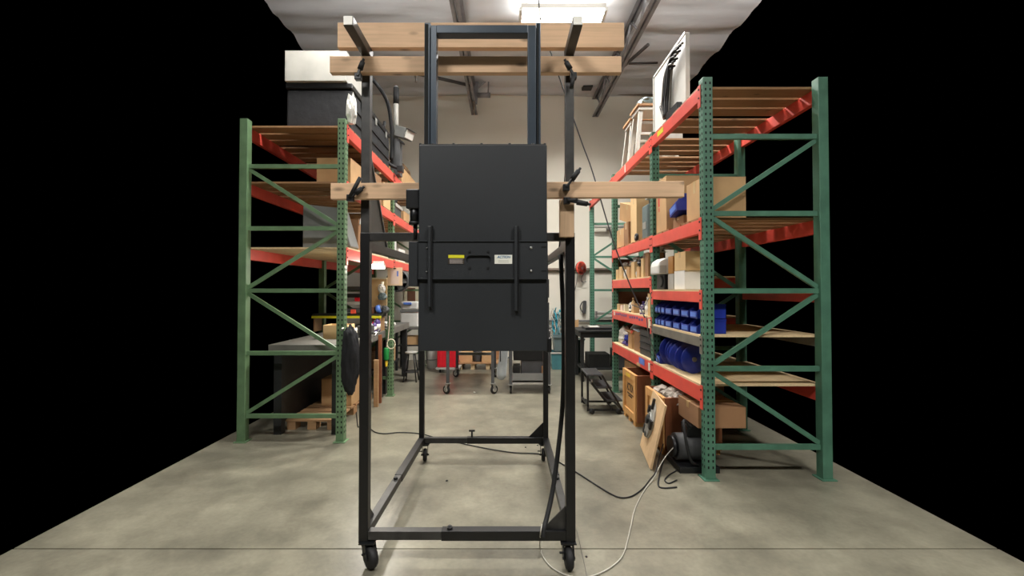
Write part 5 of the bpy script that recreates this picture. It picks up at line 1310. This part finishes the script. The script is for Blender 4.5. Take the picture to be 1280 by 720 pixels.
# flood light on a stand
t = thing('flood_light', 'grey flood light with a pale lens on a pole at the top left shelf', 'flood light', (-1.66, 6.3, L1))
q0 = at(494, 205, 6.3)
MB().box(xat(488.5, 6.3), xat(500.5, 6.3), 6.24, 6.40, L1, zat(175, 6.3)).build('base_box', 'dark_grey', t, 0.008)
q = at(495, 160, 6.3)
MB().cyl((q.x, 6.3, zat(176, 6.3)), (q.x, 6.3, zat(112, 6.3)), 0.036, n=16).build('pole', 'light_grey', t)
MB().cyl((q.x, 6.3, zat(130, 6.3)), (q.x, 6.3, zat(110, 6.3)), 0.042, n=16).build('grip', 'black_rubber', t)
MB().cyl((q.x, 6.3, zat(110, 6.3)), (q.x, 6.3, zat(108, 6.3)), 0.03, n=14).build('pole_cap', 'steel', t)
c = at(505, 167, 6.25); Mh = MZ(R(-25)) @ MY(R(22))
MB().cbox(c, (0.20, 0.20, 0.15), Mh).build('lamp_head', 'grey_paint', t, 0.008)
MB().cbox(c + Mh @ Vector((0.108, 0, 0)), (0.016, 0.17, 0.12), Mh).build('lens', 'lens', t, 0.004)
MB().cbox(c + Mh @ Vector((0.118, 0, 0.07)), (0.04, 0.19, 0.008), Mh).build('visor', 'dark_grey', t)
MB().cbox(c + Mh @ Vector((-0.02, 0, -0.12)), (0.12, 0.10, 0.02), MY(R(35))).build('bracket_plate', 'dark_grey', t)
MB().tube(spline([at(464, 97, 5.85), at(476, 112, 5.9), at(485, 130, 6.0), at(489, 155, 6.1), at(490, 180, 6.18), at(489, 200, 6.2)], 6), 0.026, 8).build('power_hose', 'black_rubber', t)
MB().tube(spline([at(481, 152, 6.02), at(477, 175, 6.02), at(480, 195, 6.04), at(488, 206, 6.08), at(499, 211, 6.12)], 6), 0.022, 8).build('looped_hose', 'black_rubber', t)
MB().box(xat(496, 6.1), xat(503, 6.1), 6.07, 6.17, L1 + 0.001, L1 + 0.09).build('plug_block', 'black_plastic', t, 0.008)
carton(-1.95, -1.60, 6.62, 7.90, L1, 0.24, 'worn brown box at the far end of the top left shelf', 'cardboard', group='boxes on the left rack')
bag((-1.76, 7.15, L1 + 0.241), (0.15, 0.45, 0.09), 'brown fur like cloth on the worn brown box', 'burlap', 84, 0.35, 'cloth', 'brown_cloth')
# second shelf
carton(-2.0, -1.62, 5.72, 6.06, L2, 0.34, 'tan box before the green post on the second left shelf', 'cardboard_light', group='boxes on the left rack')
carton(-2.0, -1.62, 5.30, 5.62, L2, 0.36, 'brown box next to the tan one on the second left shelf', 'cardboard_dark', group='boxes on the left rack')
carton(-1.95, -1.62, 6.85, 7.25, L2, 0.16, 'brown box at the far end of the second left shelf', 'cardboard', group='boxes on the left rack')
carton(-1.95, -1.63, 6.30, 6.72, L2, 0.13, 'dark box right of the green post on the second left shelf', 'dark_grey', tape=False, group='boxes on the left rack')
carton(-1.93, -1.61, 6.32, 6.74, L2 + 0.132, 0.05, 'flat light grey box on the dark box of the second left shelf', 'light_grey', tape=False, group='boxes on the left rack')
bag((-1.75, 6.5, L2 + 0.183), (0.1, 0.14, 0.07), 'dark cloth on the flat light grey box', 'fabric_black', 86, 0.35, 'cloth', 'dark_cloth')
carton(-2.0, -1.64, 4.55, 5.1, L2, 0.30, 'brown box at the near end of the second left shelf', 'cardboard', group='boxes on the left rack')
# third shelf
t = thing('plastic_jug', 'white plastic jug on the third left shelf beside the green post', 'jug', (-1.70, 6.35, L3))
MB().lathe([(0.06, 0), (0.075, 0.01), (0.078, 0.28), (0.07, 0.34), (0.03, 0.40), (0.03, 0.44)], (-1.69, 6.36, L3), 18).build('body', 'white_plastic', t)
MB().lathe([(0.036, 0.43), (0.036, 0.47)], (-1.69, 6.36, L3), 14).build('cap', 'white_plastic', t)
carton(-1.95, -1.62, 6.55, 6.95, L3, 0.20, 'white box right of the jug on the third left shelf', 'paper_white', tape=False, group='boxes on the left rack')
carton(-1.95, -1.62, 5.2, 5.95, L3, 0.10, 'flat cream box on the third left shelf left of the green post', 'cream', tape=False, group='boxes on the left rack')
t = thing('dust_cover', 'grey sloping dust cover over gear at the left edge of the third shelf', 'cover', (-1.75, 4.6, L3))
m = MB(); m.prism([(-1.66 + 0.0, L3), (-1.60, L3 + 0.02), (-1.66, L3 + 0.22), (-1.72, L3 + 0.42), (-2.1, L3 + 0.46), (-2.1, L3)], 1, 4.46, 4.72); m.build('cover', 'grey_paint', t, 0.01)
MB().box(-2.0, -1.70, 4.73, 4.76, L3, L3 + 0.3).build('seam', 'light_grey', t)
carton(-1.95, -1.64, 4.80, 5.05, L3, 0.36, 'brown box behind the grey dust cover', 'cardboard_dark', group='boxes on the left rack')
t = thing('white_strap', 'white strap looped over the brown box behind the dust cover', 'strap', (-1.64, 4.9, L3 + 0.2))
MB().tube(spline([(-1.63, 5.0, L3 + 0.2), (-1.625, 4.95, L3 + 0.33), (-1.63, 4.86, L3 + 0.37), (-1.63, 4.82, L3 + 0.3)], 6), 0.010, 6).build('strap_loop', 'white_plastic', t)
MB().cyl((-1.635, 5.0, L3 + 0.17), (-1.625, 5.0, L3 + 0.21), 0.012).build('buckle', 'zinc', t)
